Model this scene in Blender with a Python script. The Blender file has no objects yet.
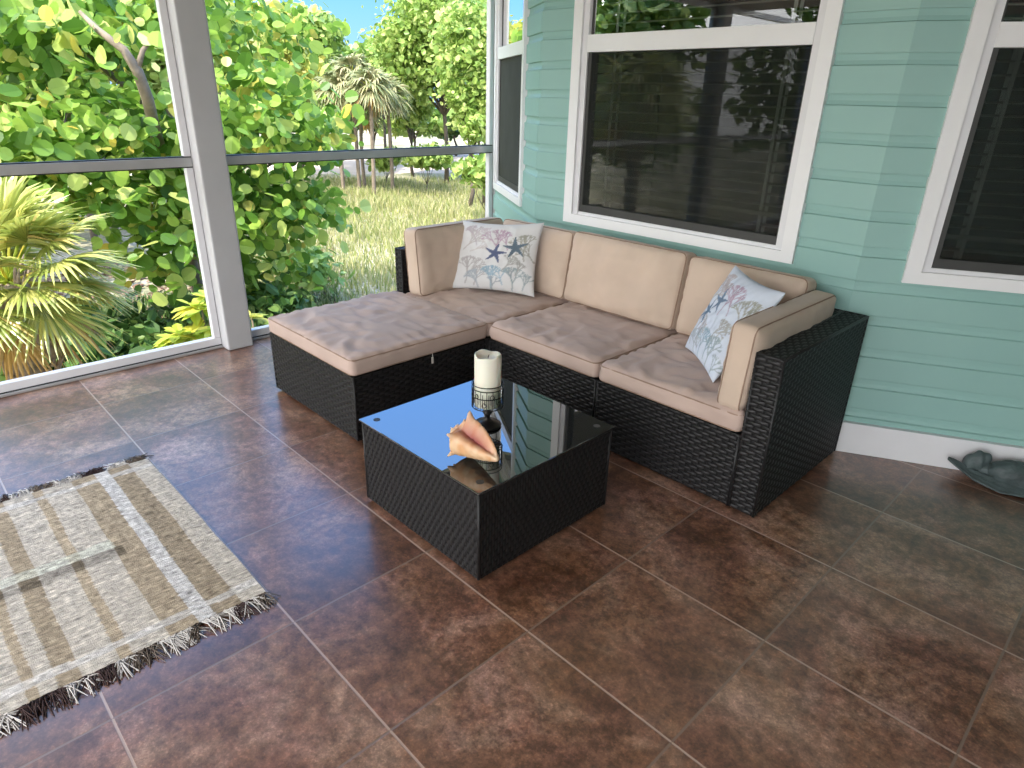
import bpy, math, random
import numpy as np
from mathutils import Matrix, Vector, noise

C = bpy.context.scene.collection
R_ = math.radians
PI = math.pi

# ------------------------------------------------------------------ camera
CAM = np.array([0.78, -1.989, 1.36])
F2 = np.array([-0.6523, 0.6441, -0.4004]); F2 /= np.linalg.norm(F2)
R2 = np.array([0.695, 0.718, 0.024]); R2 -= F2 * (R2 @ F2); R2 /= np.linalg.norm(R2)
U2 = np.cross(R2, F2)
FOC = 657.1
cam = bpy.data.objects.new('camera', bpy.data.cameras.new('camera'))
cam.data.sensor_width = 36.0
cam.data.lens = 36.0 * FOC / 1024
cam.data.clip_start = 0.02; cam.data.clip_end = 600
m = Matrix.Identity(4)
for i in range(3):
    m[i][0] = R2[i]; m[i][1] = U2[i]; m[i][2] = -F2[i]; m[i][3] = CAM[i]
cam.matrix_world = m
C.objects.link(cam)
bpy.context.scene.camera = cam

# ------------------------------------------------------------------ light and exposure
vs = bpy.context.scene.view_settings
vs.view_transform = 'Standard'; vs.look = 'None'; vs.gamma = 1.0; vs.use_curve_mapping = False
vs.exposure = 1.28
w = bpy.data.worlds.new('sky'); bpy.context.scene.world = w; w.use_nodes = True
nt = w.node_tree; nt.nodes.clear()
wo = nt.nodes.new('ShaderNodeOutputWorld'); bg = nt.nodes.new('ShaderNodeBackground')
tc = nt.nodes.new('ShaderNodeTexCoord'); sp = nt.nodes.new('ShaderNodeSeparateXYZ')
cr = nt.nodes.new('ShaderNodeValToRGB')
nt.links.new(tc.outputs['Generated'], sp.inputs[0]); nt.links.new(sp.outputs['Z'], cr.inputs[0])
hz = nt.nodes.new('ShaderNodeMapRange')          # bright white haze on the sun's side of the sky
hz.inputs['From Min'].default_value = 0.10; hz.inputs['From Max'].default_value = -0.55; nt.links.new(sp.outputs['Y'], hz.inputs['Value'])
mxs = nt.nodes.new('ShaderNodeMix'); mxs.data_type = 'RGBA'; mxs.inputs[7].default_value = (1.42, 1.42, 1.45, 1)
nt.links.new(hz.outputs[0], mxs.inputs[0]); nt.links.new(cr.outputs[0], mxs.inputs[6]); nt.links.new(mxs.outputs[2], bg.inputs[0]); nt.links.new(bg.outputs[0], wo.inputs[0])
el = cr.color_ramp.elements
el[0].position = 0.0; el[0].color = (0.16, 0.27, 0.48, 1)
el[1].position = 0.12; el[1].color = (0.085, 0.215, 0.50, 1)
e_ = el.new(0.42); e_.color = (0.17, 0.40, 0.90, 1)
e_ = el.new(1.0); e_.color = (0.30, 0.50, 0.90, 1)
bg.inputs[1].default_value = 1.5
sun = bpy.data.objects.new('sun', bpy.data.lights.new('sun', 'SUN'))
sun.data.energy = 3.2; sun.data.angle = R_(0.6); sun.data.color = (1.0, 0.95, 0.86)
sd = Vector((0.12, -0.50, 0.86)).normalized()          # towards the sun
sun.rotation_euler = sd.to_track_quat('Z', 'Y').to_euler()
C.objects.link(sun)
random.seed(7); rng = np.random.default_rng(7)

def at(x, y, D):
    """a pixel of the photograph -> the point at horizontal distance D from the camera"""
    r = F2 + R2 * (x - 512) / FOC - U2 * (y - 384) / FOC
    return CAM + r * D / np.linalg.norm(r[:2])

# ------------------------------------------------------------------ materials
def newmat(name):
    mt = bpy.data.materials.new(name); mt.use_nodes = True
    n = mt.node_tree; b = n.nodes['Principled BSDF']
    return mt, n, b
def N(n, typ, **kw):
    nd = n.nodes.new('ShaderNode' + typ)
    for k, v in kw.items(): setattr(nd, k, v)
    return nd
def setin(nd, **kw):
    for k, v in kw.items(): nd.inputs[k.replace('_', ' ')].default_value = v
def ramp(n, src, stops):
    r = N(n, 'ValToRGB'); e = r.color_ramp.elements
    while len(e) < len(stops): e.new(0.5)
    for i, (p, c) in enumerate(stops):
        e[i].position = p; e[i].color = (*c, 1)
    n.links.new(src, r.inputs[0]); return r
def mapped(n, scale=(1, 1, 1), coord='Object'):
    t = N(n, 'TexCoord'); mp = N(n, 'Mapping'); mp.inputs['Scale'].default_value = scale
    n.links.new(t.outputs[coord], mp.inputs[0]); return mp
def bump(n, b, h, s=0.3, d=0.01):
    bp = N(n, 'Bump'); bp.inputs['Strength'].default_value = s; bp.inputs['Distance'].default_value = d
    n.links.new(h, bp.inputs['Height']); n.links.new(bp.outputs[0], b.inputs['Normal'])
def simple(name, col, rough=0.5, spec=0.5, metal=0.0, vary=0.12, scale=8, bmp=0.0, bscale=200, coord='Object'):
    mt, n, b = newmat(name)
    mp = mapped(n, coord=coord); nz = N(n, 'TexNoise'); nz.inputs['Scale'].default_value = scale; nz.inputs['Detail'].default_value = 4
    n.links.new(mp.outputs[0], nz.inputs[0])
    c = np.array(col)
    r = ramp(n, nz.outputs['Fac'], [(0.25, tuple(c * (1 - vary))), (0.75, tuple(np.minimum(1, c * (1 + vary))))])
    n.links.new(r.outputs[0], b.inputs['Base Color'])
    b.inputs['Roughness'].default_value = rough; b.inputs['Metallic'].default_value = metal
    b.inputs['Specular IOR Level'].default_value = spec
    if bmp:
        n2 = N(n, 'TexNoise'); n2.inputs['Scale'].default_value = bscale; n.links.new(mp.outputs[0], n2.inputs[0])
        bump(n, b, n2.outputs['Fac'], bmp)
    return mt
def attrmat(name, rough=0.8, weave=0.0, wscale=900, spec=0.3):
    """colour drawn in code on the mesh (pattern of the cloth itself)"""
    mt, n, b = newmat(name)
    a = N(n, 'Attribute'); a.attribute_name = 'pattern'
    n.links.new(a.outputs['Color'], b.inputs['Base Color'])
    b.inputs['Roughness'].default_value = rough; b.inputs['Specular IOR Level'].default_value = spec
    if weave:
        mp = mapped(n); nz = N(n, 'TexNoise'); nz.inputs['Scale'].default_value = wscale
        n.links.new(mp.outputs[0], nz.inputs[0]); bump(n, b, nz.outputs['Fac'], weave, 0.004)
    return mt
def leafmat(name, stops, trans=0.35, rough=0.45, gloss=0.12):
    mt, n, b = newmat(name)
    g = N(n, 'NewGeometry'); r = ramp(n, g.outputs['Random Per Island'], stops)
    tr = N(n, 'BsdfTranslucent'); mx = N(n, 'MixShader'); mx.inputs[0].default_value = trans
    out = n.nodes['Material Output']
    n.links.new(r.outputs[0], b.inputs['Base Color']); n.links.new(r.outputs[0], tr.inputs[0])
    b.inputs['Roughness'].default_value = rough; b.inputs['Specular IOR Level'].default_value = gloss * 3
    n.links.new(b.outputs[0], mx.inputs[1]); n.links.new(tr.outputs[0], mx.inputs[2]); n.links.new(mx.outputs[0], out.inputs[0])
    return mt

M = {}
M['white'] = simple('white_paint', (0.74, 0.74, 0.76), 0.45, vary=0.03)
M['whitetrim'] = simple('white_vinyl', (0.83, 0.83, 0.84), 0.35, vary=0.02)
M['post'] = simple('grey_white_post_paint', (0.50, 0.50, 0.51), 0.6, vary=0.06, scale=5)
M['alu'] = simple('mill_aluminium', (0.50, 0.50, 0.50), 0.45, metal=0.5, vary=0.05)
M['gasket'] = simple('black_spline', (0.02, 0.025, 0.025), 0.6)
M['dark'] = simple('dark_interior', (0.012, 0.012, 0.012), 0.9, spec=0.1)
M['sash'] = simple('dark_bronze_sash', (0.045, 0.045, 0.043), 0.5)
M['ceiling'] = simple('ceiling_boards', (0.42, 0.42, 0.40), 0.7)
M['wicker'] = simple('black_resin_wicker', (0.012, 0.0115, 0.012), 0.45, spec=0.35, vary=0.3, scale=60)
M['wickerbase'] = simple('black_frame', (0.006, 0.006, 0.006), 0.6, spec=0.2)
M['candle'] = simple('ivory_wax', (0.78, 0.76, 0.64), 0.45, vary=0.04)
M['candle'].node_tree.nodes['Principled BSDF'].inputs['Subsurface Weight'].default_value = 0.15
M['iron'] = simple('dark_bronze_metal', (0.03, 0.028, 0.027), 0.35, metal=0.7)
M['wick'] = simple('burnt_wick', (0.01, 0.01, 0.01), 0.9)
M['foot'] = simple('black_plastic_foot', (0.01, 0.01, 0.01), 0.5)
M['zip'] = simple('pale_zip_pull', (0.6, 0.58, 0.52), 0.5)
M['bark'] = simple('pale_bark', (0.24, 0.19, 0.14), 0.9, vary=0.35, scale=9, bmp=0.6, bscale=30)
M['darkbark'] = simple('dark_bark', (0.12, 0.095, 0.07), 0.9, vary=0.4, scale=9, bmp=0.6, bscale=30)
M['fiber'] = simple('palm_trunk_fibre', (0.42, 0.33, 0.24), 0.95, vary=0.5, scale=25, bmp=0.8, bscale=60)
M['statue'] = simple('verdigris_cast', (0.065, 0.09, 0.092), 0.55, vary=0.5, scale=18, bmp=0.5, bscale=60)
M['piping'] = simple('dark_cushion_piping', (0.30, 0.20, 0.145), 0.8, vary=0.1)
M['slat'] = simple('brown_blind_slat', (0.30, 0.29, 0.27), 0.5)
M['tape'] = simple('blind_ladder_tape', (0.5, 0.52, 0.5), 0.7)

def fabric(name, col):
    mt, n, b = newmat(name)
    mp = mapped(n); nz = N(n, 'TexNoise'); nz.inputs['Scale'].default_value = 5; nz.inputs['Detail'].default_value = 6
    n.links.new(mp.outputs[0], nz.inputs[0]); c = np.array(col)
    r = ramp(n, nz.outputs['Fac'], [(0.3, tuple(c * 0.9)), (0.7, tuple(c * 1.06))])
    n.links.new(r.outputs[0], b.inputs['Base Color'])
    b.inputs['Roughness'].default_value = 0.75; b.inputs['Specular IOR Level'].default_value = 0.25
    b.inputs['Sheen Weight'].default_value = 0.15
    n2 = N(n, 'TexNoise'); n2.inputs['Scale'].default_value = 700; n.links.new(mp.outputs[0], n2.inputs[0])
    bump(n, b, n2.outputs['Fac'], 0.15, 0.003)
    return mt
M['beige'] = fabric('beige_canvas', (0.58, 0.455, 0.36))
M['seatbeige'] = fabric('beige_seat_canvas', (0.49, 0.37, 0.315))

# teal siding
mt, n, b = newmat('teal_siding_paint')
mp = mapped(n, (1, 1, 1), 'Object'); nz = N(n, 'TexNoise'); nz.inputs['Scale'].default_value = 1.6; nz.inputs['Detail'].default_value = 5
n.links.new(mp.outputs[0], nz.inputs[0])
r = ramp(n, nz.outputs['Fac'], [(0.3, (0.265, 0.455, 0.420)), (0.7, (0.295, 0.490, 0.450))])
n.links.new(r.outputs[0], b.inputs['Base Color']); b.inputs['Roughness'].default_value = 0.5
M['teal'] = mt

# floor tiles
mt, n, b = newmat('brown_porcelain_tiles')
t = N(n, 'TexCoord'); mp = N(n, 'Mapping'); n.links.new(t.outputs['Object'], mp.inputs[0])
TS = 0.4572
TX = 0.468
mp.inputs['Location'].default_value = (0.640 / TX, 0.962 / TS, 0)
mp.inputs['Scale'].default_value = (1 / TX, 1 / TS, 1)
sep = N(n, 'SeparateXYZ'); n.links.new(mp.outputs[0], sep.inputs[0])
def mth(op, a, bb=None, cc=None):
    nd = N(n, 'Math', operation=op)
    for i, v in enumerate((a, bb, cc)):
        if v is None: continue
        if isinstance(v, (int, float)): nd.inputs[i].default_value = v
        else: n.links.new(v, nd.inputs[i])
    return nd.outputs[0]
def edge(o):
    f = mth('FRACT', mth('ADD', o, 200.0))
    return mth('MINIMUM', f, mth('SUBTRACT', 1.0, f))
dmin = mth('MINIMUM', edge(sep.outputs['X']), edge(sep.outputs['Y']))
gm = N(n, 'MapRange'); gm.inputs['From Min'].default_value = 0.0045; gm.inputs['From Max'].default_value = 0.0085
n.links.new(dmin, gm.inputs['Value'])
comb = N(n, 'CombineXYZ')
n.links.new(mth('FLOOR', mth('ADD', sep.outputs['X'], 200.0)), comb.inputs[0]); n.links.new(mth('FLOOR', mth('ADD', sep.outputs['Y'], 200.0)), comb.inputs[1])
wn = N(n, 'TexWhiteNoise'); n.links.new(comb.outputs[0], wn.inputs['Vector'])
off = N(n, 'VectorMath', operation='MULTIPLY_ADD'); n.links.new(wn.outputs['Color'], off.inputs[0]); off.inputs[1].default_value = (20, 20, 20); n.links.new(t.outputs['Object'], off.inputs[2])
na = N(n, 'TexNoise'); na.inputs['Scale'].default_value = 3.2; na.inputs['Detail'].default_value = 9; na.inputs['Roughness'].default_value = 0.68; na.inputs['Distortion'].default_value = 0.4
n.links.new(off.outputs[0], na.inputs[0])
nb = N(n, 'TexNoise'); nb.inputs['Scale'].default_value = 30; nb.inputs['Detail'].default_value = 6; nb.inputs['Roughness'].default_value = 0.7
n.links.new(off.outputs[0], nb.inputs[0])
ra = ramp(n, na.outputs['Fac'], [(0.34, (0.105, 0.045, 0.024)), (0.5, (0.205, 0.100, 0.060)), (0.66, (0.38, 0.235, 0.165))])
rb = ramp(n, nb.outputs['Fac'], [(0.38, (0.55, 0.55, 0.55)), (0.66, (1.4, 1.38, 1.35))])
mm = N(n, 'Mix', data_type='RGBA', blend_type='MULTIPLY'); mm.inputs[0].default_value = 1.0
n.links.new(ra.outputs[0], mm.inputs[6]); n.links.new(rb.outputs[0], mm.inputs[7])
hn = N(n, 'TexNoise'); hn.inputs['Scale'].default_value = 4.5; hn.inputs['Detail'].default_value = 5; n.links.new(off.outputs[0], hn.inputs[0])
hr = ramp(n, hn.outputs['Fac'], [(0.36, (1.04, 0.98, 1.06)), (0.5, (1.0, 1.0, 1.0)), (0.62, (1.0, 0.97, 0.88))])
nc = N(n, 'TexNoise'); nc.inputs['Scale'].default_value = 130; nc.inputs['Detail'].default_value = 4; nc.inputs['Roughness'].default_value = 0.75; n.links.new(off.outputs[0], nc.inputs[0])
rc_ = ramp(n, nc.outputs['Fac'], [(0.35, (0.72, 0.72, 0.72)), (0.55, (1.0, 1.0, 1.0)), (0.72, (1.7, 1.65, 1.6))])
m3 = N(n, 'Mix', data_type='RGBA', blend_type='MULTIPLY'); m3.inputs[0].default_value = 1.0; n.links.new(mm.outputs[2], m3.inputs[6]); n.links.new(hr.outputs[0], m3.inputs[7])
m4 = N(n, 'Mix', data_type='RGBA', blend_type='MULTIPLY'); m4.inputs[0].default_value = 1.0; n.links.new(m3.outputs[2], m4.inputs[6]); n.links.new(rc_.outputs[0], m4.inputs[7]); mm = m4
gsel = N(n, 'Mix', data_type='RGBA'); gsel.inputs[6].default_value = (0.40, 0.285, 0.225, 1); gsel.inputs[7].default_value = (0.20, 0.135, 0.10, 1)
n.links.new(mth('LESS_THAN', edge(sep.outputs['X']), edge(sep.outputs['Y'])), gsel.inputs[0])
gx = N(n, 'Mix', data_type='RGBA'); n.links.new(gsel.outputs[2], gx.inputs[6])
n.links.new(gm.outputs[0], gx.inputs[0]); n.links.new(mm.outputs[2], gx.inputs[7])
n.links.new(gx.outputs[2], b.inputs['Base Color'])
rr = N(n, 'MapRange'); rr.inputs['To Min'].default_value = 0.24; rr.inputs['To Max'].default_value = 0.46
n.links.new(nb.outputs['Fac'], rr.inputs['Value']); n.links.new(rr.outputs[0], b.inputs['Roughness'])
hh = mth('ADD', gm.outputs[0], mth('MULTIPLY', nb.outputs['Fac'], 0.5)); bump(n, b, hh, 0.25, 0.003)
b.inputs['Specular IOR Level'].default_value = 0.8
b.inputs['Coat Weight'].default_value = 0.55; b.inputs['Coat Roughness'].default_value = 0.22; b.inputs['Coat IOR'].default_value = 1.7
M['tile'] = mt

# ground
mt, n, b = newmat('sandy_ground')
mp = mapped(n); nz = N(n, 'TexNoise'); nz.inputs['Scale'].default_value = 0.55; nz.inputs['Detail'].default_value = 8; nz.inputs['Roughness'].default_value = 0.65
n.links.new(mp.outputs[0], nz.inputs[0])
r = ramp(n, nz.outputs['Fac'], [(0.36, (0.17, 0.17, 0.075)), (0.5, (0.34, 0.31, 0.18)), (0.62, (0.50, 0.44, 0.33))])
n2 = N(n, 'TexNoise'); n2.inputs['Scale'].default_value = 14; n2.inputs['Detail'].default_value = 5; n.links.new(mp.outputs[0], n2.inputs[0])
r2 = ramp(n, n2.outputs['Fac'], [(0.35, (0.6, 0.6, 0.6)), (0.65, (1.15, 1.15, 1.15))])
mm = N(n, 'Mix', data_type='RGBA', blend_type='MULTIPLY'); mm.inputs[0].default_value = 1
n.links.new(r.outputs[0], mm.inputs[6]); n.links.new(r2.outputs[0], mm.inputs[7]); n.links.new(mm.outputs[2], b.inputs['Base Color'])
b.inputs['Roughness'].default_value = 0.95
M['ground'] = mt
M['sand'] = simple('pale_sand', (0.55, 0.44, 0.355), 0.95, vary=0.12, scale=2)

# glass of the windows: clear pane with a real reflection
def glassmat(name, tint, ior, trans=True, refl=1.0):
    mt = bpy.data.materials.new(name); mt.use_nodes = True; n = mt.node_tree; n.nodes.clear()
    o = N(n, 'OutputMaterial'); mx = N(n, 'MixShader'); fr = N(n, 'Fresnel'); fr.inputs[0].default_value = ior
    a = N(n, 'BsdfTransparent') if trans else N(n, 'BsdfDiffuse'); a.inputs[0].default_value = (*tint, 1)
    g = N(n, 'BsdfGlossy'); g.inputs['Roughness'].default_value = 0.0; g.inputs[0].default_value = (refl, refl, refl, 1)
    n.links.new(fr.outputs[0], mx.inputs[0]); n.links.new(a.outputs[0], mx.inputs[1]); n.links.new(g.outputs[0], mx.inputs[2]); n.links.new(mx.outputs[0], o.inputs[0])
    return mt
M['glass'] = glassmat('window_glass', (0.8, 0.82, 0.8), 1.55)
M['tableglass'] = glassmat('black_backed_table_glass', (0.012, 0.013, 0.014), 2.6, trans=False)
M['clear'] = glassmat('clear_glass', (0.93, 0.95, 0.95), 1.4)
# fine insect screen on the lower sash
mt = bpy.data.materials.new('dark_insect_screen'); mt.use_nodes = True; n = mt.node_tree; n.nodes.clear()
o = N(n, 'OutputMaterial'); mx = N(n, 'MixShader'); mx.inputs[0].default_value = 0.6
a = N(n, 'BsdfTransparent'); d = N(n, 'BsdfDiffuse'); d.inputs[0].default_value = (0.022, 0.025, 0.022, 1)
n.links.new(a.outputs[0], mx.inputs[1]); n.links.new(d.outputs[0], mx.inputs[2]); n.links.new(mx.outputs[0], o.inputs[0])
M['screen'] = mt

M['sunscreen'] = simple('olive_sun_screen', (0.055, 0.06, 0.05), 0.9, spec=0.1)
M['pillow'] = attrmat('coral_print_cotton', 0.85, 0.15)
M['rug'] = attrmat('woven_cotton_rug', 0.95, 0.5, 350)
M['fringe'] = attrmat('rug_fringe_yarn', 0.95)
M['conch'] = attrmat('conch_shell_surface', 0.38, 0.2, 150, spec=0.5)

M['seagrape'] = leafmat('sea_grape_leaf', [(0, (0.07, 0.16, 0.02)), (0.35, (0.18, 0.34, 0.045)), (0.75, (0.36, 0.52, 0.085)), (0.93, (0.62, 0.68, 0.20)), (1, (0.60, 0.46, 0.06))], 0.45, 0.4, 0.13)
M['treeleaf'] = leafmat('small_tree_leaf', [(0, (0.15, 0.26, 0.05)), (0.5, (0.33, 0.47, 0.10)), (1, (0.56, 0.64, 0.22))], 0.35)
M['yellowleaf'] = leafmat('yellow_green_leaf', [(0, (0.28, 0.36, 0.07)), (0.6, (0.50, 0.52, 0.11)), (1, (0.66, 0.58, 0.12))], 0.35)
M['palmleaf'] = leafmat('palm_leaflet', [(0, (0.24, 0.32, 0.06)), (0.5, (0.48, 0.52, 0.13)), (0.9, (0.72, 0.69, 0.22)), (1, (0.70, 0.50, 0.16))], 0.3, 0.35, 0.3)
M['thatch'] = leafmat('grey_green_thatch_leaflet', [(0, (0.20, 0.24, 0.10)), (0.6, (0.38, 0.40, 0.20)), (1, (0.50, 0.43, 0.24))], 0.3, 0.5)
M['deadpalm'] = leafmat('dried_palm_leaflet', [(0, (0.45, 0.24, 0.06)), (0.5, (0.6, 0.38, 0.13)), (1, (0.52, 0.42, 0.28))], 0.25, 0.6)
M['grass'] = leafmat('dry_grass_blade', [(0, (0.20, 0.27, 0.06)), (0.5, (0.42, 0.42, 0.16)), (1, (0.62, 0.55, 0.32))], 0.3, 0.6)
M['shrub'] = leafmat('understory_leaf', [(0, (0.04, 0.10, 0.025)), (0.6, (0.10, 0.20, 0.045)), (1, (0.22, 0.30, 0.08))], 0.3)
M['lime'] = leafmat('lime_green_leaf', [(0, (0.38, 0.52, 0.07)), (0.7, (0.60, 0.68, 0.12)), (1, (0.75, 0.62, 0.10))], 0.4)
M['litter'] = leafmat('fallen_leaf', [(0, (0.13, 0.07, 0.04)), (0.6, (0.26, 0.15, 0.09)), (1, (0.42, 0.32, 0.2))], 0.1, 0.8)

# ------------------------------------------------------------------ object helpers
ORG = {}
def origin(o):
    while o.parent: o = o.parent
    return ORG.get(o.name, Vector((0, 0, 0)))
def thing(name, loc, label=None, cat=None, group=None):
    o = bpy.data.objects.new(name, None); o.empty_display_size = 0.1; C.objects.link(o)
    o.location = loc; ORG[o.name] = Vector(loc)
    return tag(o, label, cat, group)
def tag(o, label=None, cat=None, group=None, kind=None):
    if label: o['label'] = label
    if cat: o['category'] = cat
    if group: o['group'] = group
    if kind: o['kind'] = kind
    return o
def mk(name, V, F, mat, parent=None, smooth=False, loc=None, mats=None, mi=None):
    V = np.asarray(V, float)
    o_ = np.array(origin(parent)) if parent else np.array(loc if loc is not None else (0, 0, 0), float)
    me = bpy.data.meshes.new(name); me.from_pydata((V - o_).tolist(), [], [tuple(int(i) for i in f) for f in F])
    for mm_ in ([mat] if mats is None else mats): me.materials.append(mm_)
    if mi is not None: me.polygons.foreach_set('material_index', np.asarray(mi, int).tolist())
    if smooth: me.polygons.foreach_set('use_smooth', [True] * len(me.polygons))
    me.update()
    ob = bpy.data.objects.new(name, me); C.objects.link(ob)
    if parent: ob.parent = parent
    else: ob.location = o_.tolist(); ORG[ob.name] = Vector(o_.tolist())
    return ob
def paint(ob, cols):
    a = ob.data.color_attributes.new('pattern', 'FLOAT_COLOR', 'POINT')
    c = np.ones((len(ob.data.vertices), 4), np.float32); c[:, :3] = cols
    a.data.foreach_set('color', c.ravel())
class MB:
    def __init__(s): s.V = []; s.F = []
    def add(s, V, F):
        o = len(s.V); s.V += [tuple(v) for v in V]; s.F += [tuple(i + o for i in f) for f in F]; return s
    def box(s, a, b, bev=0.0):
        (x0, y0, z0), (x1, y1, z1) = a, b
        if bev <= 0:
            V = [(x, y, z) for z in (z0, z1) for y in (y0, y1) for x in (x0, x1)]
            return s.add(V, [(0, 2, 3, 1), (4, 5, 7, 6), (0, 1, 5, 4), (2, 6, 7, 3), (0, 4, 6, 2), (1, 3, 7, 5)])
        V, F = rbox((x1 - x0), (y1 - y0), (z1 - z0), bev, 2)
        return s.add(V + np.array([(x0 + x1) / 2, (y0 + y1) / 2, (z0 + z1) / 2]), F)
    def obox(s, P, ex, ey, ez, a, b):
        """box in an oriented frame"""
        (x0, y0, z0), (x1, y1, z1) = a, b
        V = [np.array(P) + x * ex + y * ey + z * ez for z in (z0, z1) for y in (y0, y1) for x in (x0, x1)]
        return s.add(V, [(0, 2, 3, 1), (4, 5, 7, 6), (0, 1, 5, 4), (2, 6, 7, 3), (0, 4, 6, 2), (1, 3, 7, 5)])
    def tube(s, pts, r, n=8, cap=True, closed=False):
        pts = [np.array(p, float) for p in pts]; k = len(pts)
        rs = r if hasattr(r, '__len__') else [r] * k
        o = len(s.V); prev = None
        for i, p in enumerate(pts):
            if closed: d = pts[(i + 1) % k] - pts[i - 1]
            else: d = pts[min(i + 1, k - 1)] - pts[max(i - 1, 0)]
            d = d / (np.linalg.norm(d) + 1e-12)
            if prev is None:
                u = np.cross(d, (0, 0, 1)) if abs(d[2]) < 0.9 else np.cross(d, (1, 0, 0))
            else: u = prev - d * (prev @ d)
            u = u / (np.linalg.norm(u) + 1e-12); prev = u; v = np.cross(d, u)
            for j in range(n):
                a = 2 * PI * j / n; s.V.append(tuple(p + rs[i] * (math.cos(a) * u + math.sin(a) * v)))
        for i in range(k if closed else k - 1):
            i2 = (i + 1) % k
            for j in range(n):
                s.F.append((o + i * n + j, o + i * n + (j + 1) % n, o + i2 * n + (j + 1) % n, o + i2 * n + j))
        if cap and not closed:
            s.F.append(tuple(o + j for j in range(n))[::-1]); s.F.append(tuple(o + (k - 1) * n + j for j in range(n)))
        return s
    def lathe(s, prof, c, n=32):
        o = len(s.V); k = len(prof)
        for r, z in prof:
            for j in range(n):
                a = 2 * PI * j / n; s.V.append((c[0] + r * math.cos(a), c[1] + r * math.sin(a), c[2] + z))
        for i in range(k - 1):
            for j in range(n):
                s.F.append((o + i * n + j, o + i * n + (j + 1) % n, o + (i + 1) * n + (j + 1) % n, o + (i + 1) * n + j))
        return s
    def build(s, name, mat, parent=None, smooth=False, loc=None):
        return mk(name, s.V, s.F, mat, parent, smooth, loc)
def cubegrid(nx, ny, nz):
    """surface grid of the unit cube -1..1, shared vertices"""
    idx = {}; V = []; F = []
    def vid(i, j, k):
        q = (i, j, k)
        if q not in idx: idx[q] = len(V); V.append((2 * i / nx - 1, 2 * j / ny - 1, 2 * k / nz - 1))
        return idx[q]
    for i in range(nx):
        for j in range(ny):
            F.append((vid(i, j, 0), vid(i, j + 1, 0), vid(i + 1, j + 1, 0), vid(i + 1, j, 0)))
            F.append((vid(i, j, nz), vid(i + 1, j, nz), vid(i + 1, j + 1, nz), vid(i, j + 1, nz)))
    for i in range(nx):
        for k in range(nz):
            F.append((vid(i, 0, k), vid(i + 1, 0, k), vid(i + 1, 0, k + 1), vid(i, 0, k + 1)))
            F.append((vid(i, ny, k), vid(i, ny, k + 1), vid(i + 1, ny, k + 1), vid(i + 1, ny, k)))
    for j in range(ny):
        for k in range(nz):
            F.append((vid(0, j, k), vid(0, j, k + 1), vid(0, j + 1, k + 1), vid(0, j + 1, k)))
            F.append((vid(nx, j, k), vid(nx, j + 1, k), vid(nx, j + 1, k + 1), vid(nx, j, k + 1)))
    return np.array(V), F
def rbox(w_, d_, h_, r, seg=2):
    V, F = cubegrid(seg * 2, seg * 2, seg * 2)
    hs = np.array([w_, d_, h_]) / 2; inner = hs - r
    # spread the grid so that all inner vertices sit near the edges
    t = np.sign(V) * np.where(np.abs(V) > 1e-6, 1, 0)
    P = np.where(np.abs(V) < 1e-6, 0, t * (inner + r * (np.abs(V) * seg - 1) / max(1, seg - 1) if seg > 1 else hs))
    Q = np.clip(P, -inner, inner); D = P - Q; L = np.linalg.norm(D, axis=1, keepdims=True)
    L[L < 1e-9] = 1
    return Q + D / L * np.minimum(r, L.clip(r, None)) * (np.linalg.norm(D, axis=1, keepdims=True) > 1e-9), F

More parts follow.
